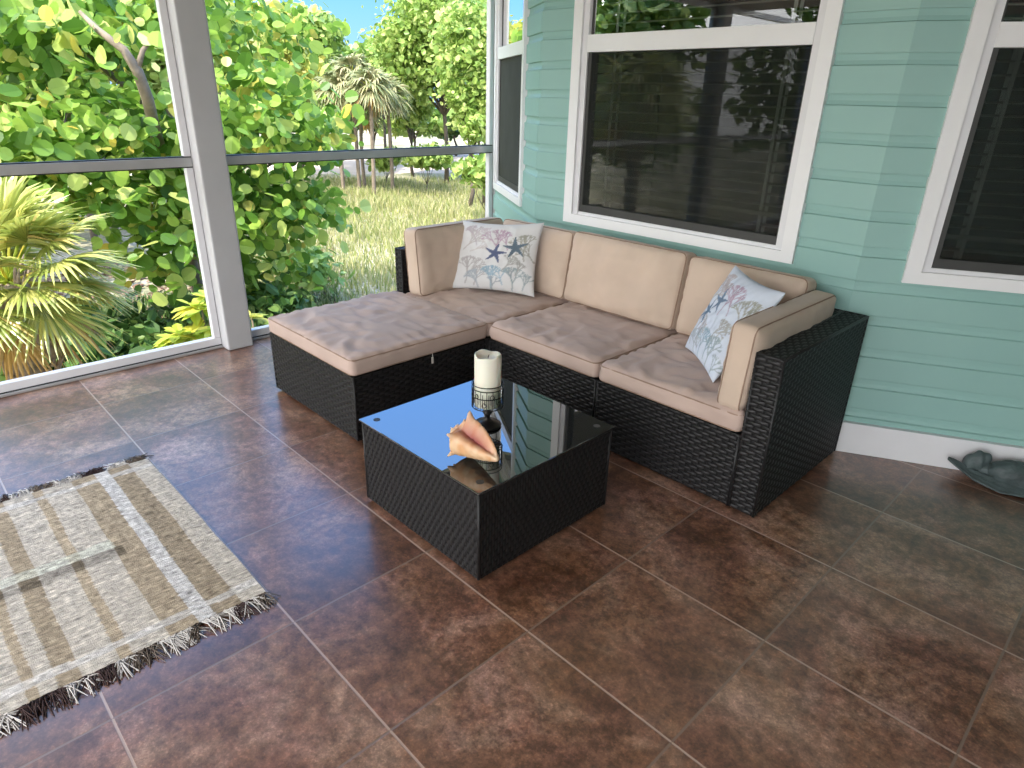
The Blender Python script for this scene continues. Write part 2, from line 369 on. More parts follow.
def cushion(name, c, ex, ey, ez, w_, d_, t_, parent, mat, r=0.022, puff=0.018, wr=0.004, seed=0, pipe=True, both=True):
    """box cushion: ex/ey span it, ez is the thickness; piping round both edges"""
    c = np.array(c, float); ex, ey, ez = [np.array(v, float) / np.linalg.norm(v) for v in (ex, ey, ez)]
    nx = max(10, int(w_ / 0.014)); ny = max(10, int(d_ / 0.014)); nz = 6
    V, F = cubegrid(nx, ny, nz); hs = np.array([w_, d_, t_]) / 2
    P = V * hs; inner = hs - np.array([0.027, 0.027, r])
    Q = np.clip(P, -inner, inner); D = P - Q
    rad = np.array([0.027, 0.027, r]); Dn = D / rad; L = np.linalg.norm(Dn, axis=1, keepdims=True); L[L < 1] = 1
    P = Q + Dn / L * rad
    u, v, z = V[:, 0], V[:, 1], V[:, 2]
    pf = puff * (1 - np.abs(u) ** 3.2) * (1 - np.abs(v) ** 3.2) * np.abs(z)
    P[:, 2] += np.sign(z) * pf * (1 if both else (z > 0))
    for i in range(len(P)):
        x, y = P[i, 0], P[i, 1]
        eu = min(1 - abs(u[i]), 1 - abs(v[i]))
        k = noise.noise(Vector((x * 5 + seed * 7.3, y * 5 + seed, seed)))
        k2 = noise.noise(Vector((x * 16 + seed * 3.1, y * 10 + k * 2, seed + 5)))
        k3 = 1 - abs(noise.noise(Vector((x * 6 + y * 5 + seed * 2.2, y * 13 - x * 4, seed + 9)))) * 4
        k2 = k2 * min(1, eu * 10) + 1.2 * min(1, eu * 7) * max(0.0, k3) * (0.5 + 0.5 * noise.noise(Vector((x * 3, y * 3, seed + 20))))
        # gathers that run in from the seams
        g = math.sin((x if 1 - abs(v[i]) < 1 - abs(u[i]) else y) * 95 + 6 * k) * math.exp(-eu * 9)
        k *= min(1, 0.3 + eu * 6)
        P[i, 2] += (0 if (not both and z[i] < 0) else 1) * math.copysign(1, z[i] if z[i] else 1) * (abs(z[i]) ** 2) * wr * (1.6 * k + 1.6 * k2 + 0.55 * g)
        P[i, 0] += wr * 0.7 * noise.noise(Vector((y * 14, z[i] * 2, seed + u[i]))) * (abs(u[i]) > 0.95)
        P[i, 1] += wr * 0.7 * noise.noise(Vector((x * 14, z[i] * 2, seed + v[i]))) * (abs(v[i]) > 0.95)
    W = c + P[:, :1] * ex + P[:, 1:2] * ey + P[:, 2:] * ez
    ob = mk(name, W, F, mat, parent, True)
    if pipe:
        b_ = MB()
        for sg in (1, -1):
            pts = []
            a_, b2 = w_ / 2 - 0.004, d_ / 2 - 0.004; rc = 0.027
            for cx, cy, a0 in ((a_ - rc, b2 - rc, 0), (-a_ + rc, b2 - rc, 90), (-a_ + rc, -b2 + rc, 180), (a_ - rc, -b2 + rc, 270)):
                for q in range(5):
                    an = R_(a0 + 22.5 * q); pts.append(c + (cx + rc * math.cos(an)) * ex + (cy + rc * math.sin(an)) * ey + sg * (t_ / 2 - r * 0.45) * ez)
            b_.tube(pts, 0.0026, 5, closed=True)
        b_.build('piping', M['piping'], ob, True)
    return ob

def weave(mb, P, eu, ev, nrm, W, H, cw=0.026, ch=0.0135, amp=0.0048):
    """woven resin strips as geometry: rows run along eu, passing over and under the stakes"""
    P, eu, ev, nrm = [np.array(q, float) for q in (P, eu, ev, nrm)]
    rows = max(1, round(H / ch)); ch = H / rows; cols = max(2, round(W / cw)); cw = W / cols
    nu = cols * 4 + 1; us = np.linspace(0, W, nu); base = len(mb.V)
    for r_ in range(rows):
        wv = 0.5 + 0.5 * np.cos(PI * (us / cw - 0.5) + PI * (r_ % 2))
        wv = -0.15 + 1.15 * wv ** 0.7
        for f_, h_ in ((0.02, 0.30), (0.28, 0.95), (0.72, 0.95), (0.98, 0.30)):
            hh_ = amp * wv * h_
            for k in range(nu):
                mb.V.append(tuple(P + eu * us[k] + ev * (ch * (r_ + f_)) + nrm * hh_[k]))
    for r_ in range(rows):
        o = base + r_ * 4 * nu
        for q in range(3):
            for k in range(nu - 1):
                a = o + q * nu + k; mb.F.append((a, a + 1, a + nu + 1, a + nu))

# ------------------------------------------------------------------ the setting
SX = -2.93            # the plane of the insect-screen wall
floor_poly = [(-2.99, -6.0), (4.2, -6.0), (4.2, 3.2), (-0.088 + 0.05, 0.80), (-1.85, 0.80), (-2.99, 1.52)]
mb = MB()
k = len(floor_poly)
mb.add([(x, y, 0) for x, y in floor_poly] + [(x, y, -0.25) for x, y in floor_poly], [tuple(range(k)), tuple(range(k, 2 * k))[::-1]] + [(i, i + k, (i + 1) % k + k, (i + 1) % k) for i in range(k)])
tag(mb.build('floor', M['tile']), kind='structure')
CZ = 2.20
mb = MB()
cp = [(-3.02, -3.4), (4.4, -3.4), (4.4, 4.6), (-3.02, 4.6)]  # edge cut short behind the camera so sunlit floor there bounces light in
mb.add([(x, y, CZ) for x, y in cp] + [(x, y, CZ + 0.15) for x, y in cp], [(3, 2, 1, 0), (4, 5, 6, 7)] + [(i, (i + 1) % 4, (i + 1) % 4 + 4, i + 4) for i in range(4)])
tag(mb.build('ceiling', M['ceiling']), kind='structure')

PIT = 0.1332; Z0 = 0.999 - 6 * PIT
PROF = [(0.000, 0.012), (0.006, 0.0135), (0.094, 0.0135), (0.098, 0.006), (0.112, 0.0015), (0.1332, 0.0005)]
def siding(mb, P0, e, nrm, s0, s1, z0, z1, m0=0.0, m1=0.0):
    """lap siding from s0 to s1 along the wall, z0 to z1: every course a moulded board"""
    pts = []
    kk = math.floor((z0 - Z0) / PIT) - 1
    while True:
        zb = Z0 + kk * PIT
        if zb > z1: break
        for dz, dp in PROF: pts.append((zb + dz, dp))
        kk += 1
    def dep(z):
        for (za, da), (zb_, db) in zip(pts[:-1], pts[1:]):
            if za <= z <= zb_: return da + (db - da) * (z - za) / max(1e-9, zb_ - za)
        return 0.01
    sel = [(z0, dep(z0 + 1e-6))] + [q for q in pts if z0 < q[0] < z1] + [(z1, dep(z1 - 1e-6))]
    o = len(mb.V); nn = len(sel)
    for s_, mt_ in ((s0, -m0), (s1, m1)):
        for z, dp in sel: mb.V.append(tuple(P0 + e * (s_ + mt_ * dp) + nrm * dp + np.array([0, 0, z])))
        for z, dp in sel: mb.V.append(tuple(P0 + e * s_ - nrm * 0.10 + np.array([0, 0, z])))
    for i in range(nn - 1):
        mb.F.append((o + i, o + 2 * nn + i, o + 2 * nn + i + 1, o + i + 1))
        mb.F.append((o + i, o + i + 1, o + nn + i + 1, o + nn + i)); mb.F.append((o + 2 * nn + i, o + 3 * nn + i, o + 3 * nn + i + 1, o + 2 * nn + i + 1))
    mb.F.append((o, o + nn, o + 3 * nn, o + 2 * nn)); mb.F.append((o + nn - 1, o + 3 * nn - 1, o + 4 * nn - 1, o + 2 * nn - 1))

def frame2(a):
    a = R_(a); e = np.array([math.cos(a), math.sin(a), 0.0]); return e, np.array([math.sin(a), -math.cos(a), 0.0])
EZ = np.array([0, 0, 1.0])
WALLS = {}
def wall(name, P0, e, nrm, L, win, m0=0.0, m1=0.0):
    P0 = np.array(P0, float); mb = MB()
    s0, s1, wz0, wz1 = win
    siding(mb, P0, e, nrm, 0, s0, 0.0, CZ, m0, 0); siding(mb, P0, e, nrm, s1, L, 0.0, CZ, 0, m1)
    siding(mb, P0, e, nrm, s0, s1, 0.0, wz0); siding(mb, P0, e, nrm, s0, s1, wz1, CZ)
    ob = mb.build(name, M['teal'], loc=P0); tag(ob, kind='structure')
def window(num, P0, e, nrm, s0, s1, z0, z1, rz0, rz1, cas=0.055, sill=0.045, blind=True, scm='screen'):
    """double-hung window: casing, sashes, panes, insect screen on the lower half, blind behind"""
    P0 = np.array(P0, float); root = thing('window_%d' % num, P0 + e * (s0 + s1) / 2); tag(root, kind='structure')
    def B(mb, a0, a1, d0, d1, zz0, zz1): mb.obox(P0, e, nrm, EZ, (a0, d0, zz0), (a1, d1, zz1))
    c = MB(); O = 0.030
    B(c, s0, s0 + cas, -0.05, O, z0, z1); B(c, s1 - cas, s1, -0.05, O, z0, z1)
    B(c, s0 + cas, s1 - cas, -0.05, O, z0, z0 + sill); B(c, s0 + cas, s1 - cas, -0.05, O, z1 - 0.05, z1)
    cs = c.build('window_casing', M['whitetrim'], root)
    i0, i1, j0, j1 = s0 + cas, s1 - cas, z0 + sill, z1 - 0.05
    f = MB(); ww = 0.032
    B(f, i0, i0 + ww, -0.05, 0.016, j0, j1); B(f, i1 - ww, i1, -0.05, 0.016, j0, j1)
    B(f, i0 + ww, i1 - ww, -0.05, 0.012, j1 - 0.03, j1); B(f, i0 + ww, i1 - ww, -0.05, 0.012, j0, j0 + 0.016)
    f.build('window_frame', M['white'], root)
    r = MB(); B(r, i0 + ww, i1 - ww, -0.03, 0.020, rz0, rz1); r.build('sash_rail', M['whitetrim'], root)
    g0, g1 = i0 + ww, i1 - ww
    sh = MB(); q = 0.020; h0 = j0 + 0.016
    B(sh, g0, g0 + q, -0.03, 0.006, h0, rz0); B(sh, g1 - q * 0.4, g1, -0.03, 0.006, h0, rz0)
    B(sh, g0 + q, g1 - q * 0.4, -0.03, 0.006, h0, h0 + 0.035)
    B(sh, g0, g0 + 0.012, -0.03, -0.005, rz1, j1 - 0.03); B(sh, g1 - 0.012, g1, -0.03, -0.005, rz1, j1 - 0.03)
    sh.build('lower_sash', M['sash'], root)
    up = MB(); up.obox(P0, e, nrm, EZ, (g0, -0.012, rz1 - 0.005), (g1, -0.008, j1 - 0.03)); up.build('upper_pane', M['glass'], root)
    lp = MB(); lp.obox(P0, e, nrm, EZ, (g0 + 0.01, -0.026, h0), (g1 - 0.005, -0.022, rz0 + 0.005)); lp.build('lower_pane', M['glass'], root)
    sc = MB(); o_ = [P0 + e * g0 + nrm * 0.002 + EZ * h0, P0 + e * g1 + nrm * 0.002 + EZ * h0, P0 + e * g1 + nrm * 0.002 + EZ * rz0, P0 + e * g0 + nrm * 0.002 + EZ * rz0]
    sc.add(o_, [(0, 1, 2, 3)]); sc.build('insect_screen', M[scm], root)
    if blind:
        sl = MB(); z = j0 + 0.03
        while z < j1:
            V = [P0 + e * a_ - nrm * d_ + EZ * (z + h_) for a_ in (i0 + 0.01, i1 - 0.01) for d_, h_ in ((0.070, 0.0), (0.090, 0.006), (0.112, 0.004))]
            V2 = [v - EZ * 0.003 for v in V]
            sl.add(V + V2, [(0, 1, 4, 3), (1, 2, 5, 4), (6, 9, 10, 7), (7, 10, 11, 8), (0, 3, 9, 6), (2, 8, 11, 5)])
            z += 0.043
        sl.build('blind_slats', M['slat'], root)
        tp = MB()
        for fr_ in (0.12, 0.86):
            a_ = i0 + (i1 - i0) * fr_
            B(tp, a_ - 0.007, a_ + 0.007, -0.066, -0.064, j0, j1); B(tp, a_ - 0.007, a_ + 0.007, -0.118, -0.116, j0, j1)
        tp.build('blind_ladder_tape', M['tape'], root)
        mu = MB(); B(mu, i0 + 0.07, i1 - 0.07, -0.062, -0.052, j0 + 0.12, j0 + 0.135); mu.build('inner_grille_bar', M['slat'], root)
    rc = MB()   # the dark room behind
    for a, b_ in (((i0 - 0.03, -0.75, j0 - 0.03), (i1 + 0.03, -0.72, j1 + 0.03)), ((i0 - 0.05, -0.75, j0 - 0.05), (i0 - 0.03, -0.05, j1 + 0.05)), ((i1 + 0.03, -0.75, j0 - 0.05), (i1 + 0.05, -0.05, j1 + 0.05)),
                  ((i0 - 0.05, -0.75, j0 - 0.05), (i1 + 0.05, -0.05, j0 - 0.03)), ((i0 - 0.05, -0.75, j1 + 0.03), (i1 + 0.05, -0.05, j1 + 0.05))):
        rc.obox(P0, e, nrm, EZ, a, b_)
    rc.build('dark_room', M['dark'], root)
    return root
# centre wall, facing -Y
YW = 0.745
eB, nB = frame2(0)
XL, XR = -1.826, -0.088
wall('wall_back', (XL, YW, 0), eB, nB, XR - XL, (-1.602 - XL, -0.336 - XL, 0.755, 2.05), math.tan(R_(16)), math.tan(R_(14)))
window(1, (XL, YW, 0), eB, nB, -1.602 - XL, -0.336 - XL, 0.755, 2.05, 1.566, 1.640)
eR, nR = frame2(28)
wall('wall_right', (XR, YW, 0), eR, nR, 3.6, (0.155, 1.409, 0.747, 2.05), math.tan(R_(14)), 0)
window(2, (XR, YW, 0), eR, nR, 0.155, 1.409, 0.747, 2.05, 1.548, 1.622)
# the left wall turns away by the same kind of corner
eL, nL = frame2(32)
eL = np.array([eL[0], -eL[1], 0]); nL = np.array([-nL[0], nL[1], 0])
LL = 1.325
PL = np.array([XL, YW, 0]) - eL * LL
wall('wall_left', PL, eL, nL, LL, (LL - 1.19, LL - 0.315, 0.752, 2.05), 0, math.tan(R_(16)))
window(3, PL, eL, nL, LL - 1.19, LL - 0.315, 0.752, 2.05, 1.585, 1.655, cas=0.04, blind=False, scm='sunscreen')
# baseboards
def baseboard(name, P0, e, nrm, s0, s1):
    b_ = MB(); b_.obox(P0, e, nrm, EZ, (s0, 0, 0.001), (s1, 0.030, 0.132)); b_.obox(P0, e, nrm, EZ, (s0, 0, 0.132), (s1, 0.036, 0.140))
    tag(b_.build(name, M['white'], loc=P0), kind='structure')
baseboard('baseboard_right', np.array([XR, YW, 0]), eR, nR, 0.03, 3.6)
# unseen wall added behind the viewer's right to keep faces turned there dark
mb = MB(); mb.box((4.1, -6.0, 0), (4.25, 3.2, CZ)); tag(mb.build('light_block_wall', M['teal'], loc=(4.1, -1.5, 0)), kind='structure')

# insect-screen wall: posts, rails, sill
def post(y, hw=0.072, x0=SX - 0.02, x1=SX + 0.11, n_=1):
    p = MB(); p.box((x0, y - hw, 0.001), (x1, y + hw, CZ), 0.008)
    return p
tag(post(-0.622).build('post', M['post'], loc=(SX, -0.622, 0)), 'square grey-white porch post between the two screen bays', 'post', None)
tag(post(-2.75).build('post', M['post'], loc=(SX, -2.75, 0)), 'square porch post outside the picture, beyond the rug', 'post', None)
tag(post(-4.85).build('post', M['post'], loc=(SX, -4.85, 0)), 'square porch post outside the picture, farthest from the sofa', 'post', None)
def bay(y0, y1, label, door=False):
    root = thing('screen_frame', (SX, (y0 + y1) / 2, 0), label, 'screen frame')
    T = 0.022
    def piece(nm, a, b_, mat=M['alu']): q = MB(); q.box(a, b_, 0.003); return q.build(nm, mat, root)
    piece('mid_rail', (SX - T, y0, 0.992), (SX + T, y1, 1.036))
    g = MB(); g.box((SX - T + 0.004, y0, 1.0365), (SX + T - 0.006, y1, 1.0415)); g.box((SX - T + 0.004, y0, 0.9865), (SX + T - 0.006, y1, 0.9915)); g.build('screen_spline', M['gasket'], root)
    piece('bottom_rail', (SX - T, y0, 0.020), (SX + T, y1, 0.062), M['white'])
    piece('sill_channel', (SX - T - 0.01, y0, 0.001), (SX + T + 0.012, y1, 0.016))
    g = MB(); g.box((SX - T, y0, 0.0165), (SX + T + 0.004, y1, 0.0195)); g.build('sill_seal', M['gasket'], root)
    for ya, yb in ((y0, y0 + 0.035), (y1 - 0.035, y1)): piece('stile', (SX - T + 0.002, ya, 0.0625), (SX + T - 0.002, yb, 0.986), M['white']); piece('stile', (SX - T + 0.002, ya, 1.042), (SX + T - 0.002, yb, CZ - 0.06), M['white'])
    piece('top_rail', (SX - T, y0, CZ - 0.055), (SX + T, y1, CZ - 0.004))
    return root
bay(-0.549, 1.40, 'pale metal frame of the insect-screen bay right of the grey post')
bay(-2.677, -0.696, 'pale metal frame of the insect-screen bay left of the grey post')
bay(-4.777, -2.823, 'metal screen bay outside the picture, beyond the rug')
mb = MB(); mb.box((SX - 0.030, 1.402, 0.001), (SX + 0.045, 1.445, CZ), 0.004)
tag(mb.build('corner_jamb', M['alu'], loc=(SX, 1.3, 0)), 'narrow weathered metal jamb where the screen meets the teal wall', 'jamb')

# ------------------------------------------------------------------ wicker furniture
def skirt(mb, x0, x1, y0, y1, z0, z1, sides, body, upright=False):
    g = 0.004
    if upright:      # strips that run up and down
        H_ = z1 - z0
        if 'f' in sides: weave(mb, (x0, y0 + g, z0), EZ, (1, 0, 0), (0, -1, 0), H_, x1 - x0, 0.020, 0.0115, 0.0034)
        if 'b' in sides: weave(mb, (x1, y1 - g, z0), EZ, (-1, 0, 0), (0, 1, 0), H_, x1 - x0, 0.020, 0.0115, 0.0034)
        if 'l' in sides: weave(mb, (x0 + g, y1, z0), EZ, (0, -1, 0), (-1, 0, 0), H_, y1 - y0, 0.020, 0.0115, 0.0034)
        if 'r' in sides: weave(mb, (x1 - g, y0, z0), EZ, (0, 1, 0), (1, 0, 0), H_, y1 - y0, 0.020, 0.0115, 0.0034)
        return
    body.box((x0 + g, y0 + g, z0), (x1 - g, y1 - g, z1 - 0.002))
    if 'f' in sides: weave(mb, (x0, y0 + g, z0), (1, 0, 0), EZ, (0, -1, 0), x1 - x0, z1 - z0)
    if 'b' in sides: weave(mb, (x1, y1 - g, z0), (-1, 0, 0), EZ, (0, 1, 0), x1 - x0, z1 - z0)
    if 'l' in sides: weave(mb, (x0 + g, y1, z0), (0, -1, 0), EZ, (-1, 0, 0), y1 - y0, z1 - z0)
    if 'r' in sides: weave(mb, (x1 - g, y0, z0), (0, 1, 0), EZ, (1, 0, 0), y1 - y0, z1 - z0)
    if 't' in sides: weave(mb, (x0, y0, z1 - g), (1, 0, 0), (0, 1, 0), (0, 0, 1), x1 - x0, y1 - y0)
    if 'T' in sides: weave(mb, (x1, y0, z1 - g), (0, 1, 0), (-1, 0, 0), (0, 0, 1), y1 - y0, x1 - x0)
def corner_wraps(mb, x0, x1, y0, y1, z0, z1, top=False):
    for x in (x0 + 0.005, x1 - 0.005):
        for y in (y0 + 0.005, y1 - 0.005): mb.tube([(x, y, z0), (x, y, z1)], 0.0055, 8)
    if top:
        P = [(x0 + .005, y0 + .005, z1 - .004), (x1 - .005, y0 + .005, z1 - .004), (x1 - .005, y1 - .005, z1 - .004), (x0 + .005, y1 - .005, z1 - .004)]
        for i in range(4): mb.tube([P[i], P[(i + 1) % 4]], 0.0055, 8)
def feet(root, x0, x1, y0, y1):
    for x in (x0 + 0.04, x1 - 0.04):
        for y in (y0 + 0.04, y1 - 0.04):
            q = MB(); q.lathe([(0.0, 0.001), (0.018, 0.001), (0.02, 0.006), (0.02, 0.03), (0, 0.03)], (x, y, 0), 12); q.build('foot', M['foot'], root)
SH, SB, AH, DEP = 0.384, 0.302, 0.612, 0.726
FZ = 0.014
def wbuild(root, nm, sides, box, top=False, upright=False):
    body = MB(); skirt(MB(), *box, '', body); o = body.build(nm, M['wickerbase'], root)
    for sd_ in sides:
        wv = MB(); skirt(wv, *box, sd_, MB(), upright); wv.build('woven_wicker', M['wicker'], o, True)
    if top: eb = MB(); corner_wraps(eb, *box, top); eb.build('edge_binding', M['wicker'], o, True); return o
    x0, x1, y0, y1, z0, z1 = box
    for x in (x0 + 0.005, x1 - 0.005):
        for y in (y0 + 0.005, y1 - 0.005): eb = MB(); eb.tube([(x, y, z0), (x, y, z1)], 0.0055, 8); eb.build('edge_binding', M['wicker'], o, True)
    return o

XS = [-2.149, -1.401, -0.742, 0.0]
# right-hand module with the arm
root = thing('sofa_module', (-0.37, 0.35, 0), 'black wicker end sofa seat with a high woven arm at the right and beige cushions', 'sofa', 'sofa modules along the teal wall')
wbuild(root, 'seat_base', 'f', (XS[2] + 0.002, -0.101, 0.0, DEP, FZ, SB))
wbuild(root, 'arm', 'flrT', (-0.100, 0.0, 0.0, DEP, FZ, AH), True)
wbuild(root, 'back_panel', 't', (XS[2] + 0.002, -0.101, DEP - 0.09, DEP, SB, AH), True)
feet(root, XS[2], 0, 0, DEP)
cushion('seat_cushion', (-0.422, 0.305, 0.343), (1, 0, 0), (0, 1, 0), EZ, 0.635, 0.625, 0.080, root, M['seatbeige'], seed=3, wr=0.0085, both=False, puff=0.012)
ez = np.array([0, -0.985, 0.17]); ey = np.array([0, 0.17, 0.985])
cushion('back_cushion', (-0.463, 0.598, 0.563), (1, 0, 0), ey, ez, 0.530, 0.350, 0.11, root, M['beige'], seed=5)
cushion('side_cushion', (-0.160, 0.325, 0.536), (0, 1, 0), (0.05, 0, 1), (-1, 0, 0.05), 0.655, 0.315, 0.10, root, M['beige'], seed=6, puff=0.014)
# middle module
root = thing('sofa_module', (-1.07, 0.35, 0), 'armless middle sofa seat of black wicker with beige cushions, no pillow on it', 'sofa', 'sofa modules along the teal wall')
wbuild(root, 'seat_base', 'f', (XS[1] + 0.002, XS[2] - 0.002, 0.0, DEP, FZ, SB))
wbuild(root, 'back_panel', 't', (XS[1] + 0.002, XS[2] - 0.002, DEP - 0.09, DEP, SB, AH), True)
feet(root, XS[1], XS[2], 0, DEP)
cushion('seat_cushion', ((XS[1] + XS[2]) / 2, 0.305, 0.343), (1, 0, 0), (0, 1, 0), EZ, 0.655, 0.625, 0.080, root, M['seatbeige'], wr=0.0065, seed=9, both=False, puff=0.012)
cushion('back_cushion', ((XS[1] + XS[2]) / 2, 0.598, 0.566), (1, 0, 0), ey, ez, 0.662, 0.356, 0.115, root, M['beige'], seed=11, puff=0.022)
# corner module
root = thing('sofa_module', (-1.77, 0.35, 0), 'black wicker corner sofa seat at the left, side panel towards the screens, beige cushions', 'sofa', 'sofa modules along the teal wall')
wbuild(root, 'seat_base', 'f', (XS[0] + 0.101, XS[1] - 0.002, 0.0, DEP, FZ, SB))
wbuild(root, 'side_panel', 'flrT', (XS[0], XS[0] + 0.060, 0.0, DEP, FZ, AH), True)
wbuild(root, 'back_panel', 't', (XS[0] + 0.061, XS[1] - 0.002, DEP - 0.09, DEP, SB, AH), True)
feet(root, XS[0], XS[1], 0, DEP)
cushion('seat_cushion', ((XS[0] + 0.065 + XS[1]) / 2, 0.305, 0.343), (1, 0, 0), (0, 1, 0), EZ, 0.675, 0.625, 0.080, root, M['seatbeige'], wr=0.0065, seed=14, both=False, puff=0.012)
cushion('back_cushion', (-1.663, 0.598, 0.560), (1, 0, 0), ey, ez, 0.520, 0.350, 0.115, root, M['beige'], seed=15)
cushion('side_cushion', (-2.000, 0.310, 0.556), (0, 1, 0), (-0.10, 0, 1), (1, 0, 0.10), 0.62, 0.35, 0.115, root, M['beige'], seed=16, puff=0.018)
# ottoman
OX0, OX1, OY0, OY1 = -2.149, -1.403, -0.736, -0.004
root = thing('ottoman', ((OX0 + OX1) / 2, (OY0 + OY1) / 2, 0), 'wide black wicker ottoman with one flat beige cushion, left of the coffee table', 'ottoman')
wbuild(root, 'seat_base', 'flr', (OX0, OX1, OY0, OY1, FZ, SB))
feet(root, OX0, OX1, OY0, OY1)
oc = cushion('seat_cushion', ((OX0 + OX1) / 2, (OY0 + OY1) / 2, 0.344), (1, 0, 0), (0, 1, 0), EZ, 0.752, 0.745, 0.082, root, M['seatbeige'], seed=21, wr=0.007, both=False, puff=0.010)
zp = MB(); zp.tube([(OX1 + 0.008, -0.34, 0.316), (OX1 + 0.010, -0.34, 0.298)], 0.0015, 6); zp.box((OX1 + 0.007, -0.345, 0.268), (OX1 + 0.0105, -0.335, 0.298), 0.001); zp.build('zip_pull', M['zip'], oc)

# coffee table
TX0, TX1, TY0, TY1, TH = -0.995, -0.375, -0.945, -0.325, 0.330
rootT = thing('coffee_table', (-0.685, -0.635, 0), 'low square black wicker coffee table with a mirror-like dark glass top', 'table')
TX0, TX1, TY0, TY1 = -1.028, -0.402, -0.943, -0.317
tb = wbuild(rootT, 'base', 'fblr', (TX0 + 0.006, TX1 - 0.006, TY0 + 0.006, TY1 - 0.006, FZ, TH - 0.007), True, True)
g = MB(); g.box((TX0, TY0, TH - 0.006), (TX1, TY1, TH), 0.0018); g.build('glass_top', M['tableglass'], rootT)
for x in (TX0 + 0.045, TX1 - 0.045):
    for y in (TY0 + 0.045, TY1 - 0.045):
        q = MB(); q.lathe([(0.001, 0.0001), (0.012, 0.0001), (0.012, 0.0010), (0.001, 0.0012)], (x, y, TH), 16); q.build('suction_pad', M['sash'], rootT)
feet(rootT, TX0, TX1, TY0, TY1)

# ------------------------------------------------------------------ throw pillows
def star_dist(u, v, cx, cy, size, rot, bend=0.15):
    dx, dy = u - cx, v - cy; rr = np.hypot(dx, dy); th = np.arctan2(dy, dx) - rot + bend * rr / size
    k = np.mod(th + PI / 5, 2 * PI / 5) - PI / 5
    wd = size * (0.21 * (1 - rr / size) + 0.035)
    return (np.abs(np.sin(k)) * rr < wd) & (np.cos(k) * rr < size)
def pillow_pattern(U, V, stars, seed, tone=(0.66, 0.66, 0.66)):
    """coral sprays and starfish printed on pale cotton"""
    rg = np.random.default_rng(seed); col = np.tile(np.array(tone), (len(U), 1))
    def line(p, q, wd, c):
        d = q - p; L2 = d @ d; t = np.clip(((U - p[0]) * d[0] + (V - p[1]) * d[1]) / L2, 0, 1)
        dist = np.hypot(U - p[0] - t * d[0], V - p[1] - t * d[1]); m_ = dist < wd; col[m_] = col[m_] * 0.25 + np.array(c) * 0.75
    def coral(p, a, L, wd, c, dep):
        q = p + L * np.array([math.cos(a), math.sin(a)]); line(p, q, wd, c)
        if dep:
            for da in ((-0.42, 0.1, 0.5) if dep != 2 else (-0.35, 0.35)): coral(q, a + da + rg.normal(0, 0.12), L * 0.75, wd * 0.85, c, dep - 1)
    for (x, y), a, c, L in (((-0.62, -0.85), 1.5, (0.40, 0.38, 0.38), 0.27), ((0.0, -0.95), 1.6, (0.27, 0.38, 0.46), 0.22), ((0.5, -0.95), 1.5, (0.30, 0.36, 0.38), 0.22), ((-0.85, 0.15), 0.9, (0.46, 0.43, 0.42), 0.22),
                            ((0.0, 0.05), 1.5, (0.42, 0.30, 0.38), 0.25), ((0.75, -0.1), 1.7, (0.33, 0.33, 0.28), 0.25), ((-0.5, 0.3), 1.9, (0.45, 0.40, 0.42), 0.2), ((-0.3, -0.95), 1.9, (0.36, 0.40, 0.44), 0.18), ((0.25, -0.4), 0.9, (0.36, 0.36, 0.34), 0.17)):
        coral(np.array([x, y]), a, L, 0.019, c, 4)
        coral(np.array([x + rg.uniform(0.2, 0.34), y + rg.uniform(-0.1, 0.15)]), a + rg.normal(0, 0.3), L * 0.8, 0.017, np.array(c) * rg.uniform(0.85, 1.25), 3)
    for cx, cy, s_, ro, c in stars:
        m_ = star_dist(U, V, cx, cy, s_, ro); col[m_] = c
        m2 = star_dist(U, V, cx, cy, s_ * 0.8, ro) & ~star_dist(U, V, cx, cy, s_ * 0.7, ro); col[m2] = np.array(c) * 1.5
    return col
def pillow(BL, BR, TL, TR, th, label, stars, seed, tone=(0.66, 0.66, 0.66)):
    BL, BR, TL, TR = [np.array(q, float) for q in (BL, BR, TL, TR)]
    nrm = np.cross(BR - BL, TL - BL); nrm /= np.linalg.norm(nrm)
    n_ = 110; V = []; U_ = []; sgn = []
    us = np.linspace(-1, 1, n_)
    for s_ in (1, -1):
        for v in us:
            for u in us:
                # sides pull in between the corners
                uu = u * (1 - 0.075 * (1 - v * v)); vv = v * (1 - 0.085 * (1 - u * u))
                a, b2 = (uu + 1) / 2, (vv + 1) / 2
                p = BL * (1 - a) * (1 - b2) + BR * a * (1 - b2) + TL * (1 - a) * b2 + TR * a * b2
                f = max(0, (1 - u ** 2)) ** 0.42 * max(0, (1 - v ** 2)) ** 0.42
                kz = noise.noise(Vector((u * 2.3 + seed, v * 2.3, s_))) * 0.010 + 0.006 * noise.noise(Vector((u * 6 + seed, v * 6, s_)))
                V.append(p + nrm * s_ * (th / 2 * f + kz * f)); U_.append((u, v)); sgn.append(s_)
    F = []
    for q in (0, 1):
        o = q * n_ * n_
        for j in range(n_ - 1):
            for i in range(n_ - 1):
                a = o + j * n_ + i; f = (a, a + 1, a + n_ + 1, a + n_); F.append(f if q == 0 else f[::-1])
    c0 = (BL + BR) / 2
    ob = mk('throw_pillow', V, F, M['pillow'], None, True, loc=c0)
    U_ = np.array(U_); paint(ob, pillow_pattern(U_[:, 0], U_[:, 1], stars, seed, tone)); tag(ob, label, 'pillow', 'printed throw pillows on the sofa')
    # welt seam
    return ob
BLU = (0.095, 0.115, 0.20); BL2 = (0.11, 0.15, 0.19)
pillow((-1.945, 0.205, 0.398), (-1.530, 0.440, 0.398), (-1.975, 0.330, 0.745), (-1.565, 0.530, 0.770), 0.12,
       'coral and starfish print throw pillow upright in the left corner of the sofa', [(0.02, 0.08, 0.30, 0.25, BLU), (0.50, 0.27, 0.32, 0.60, BL2)], 4)
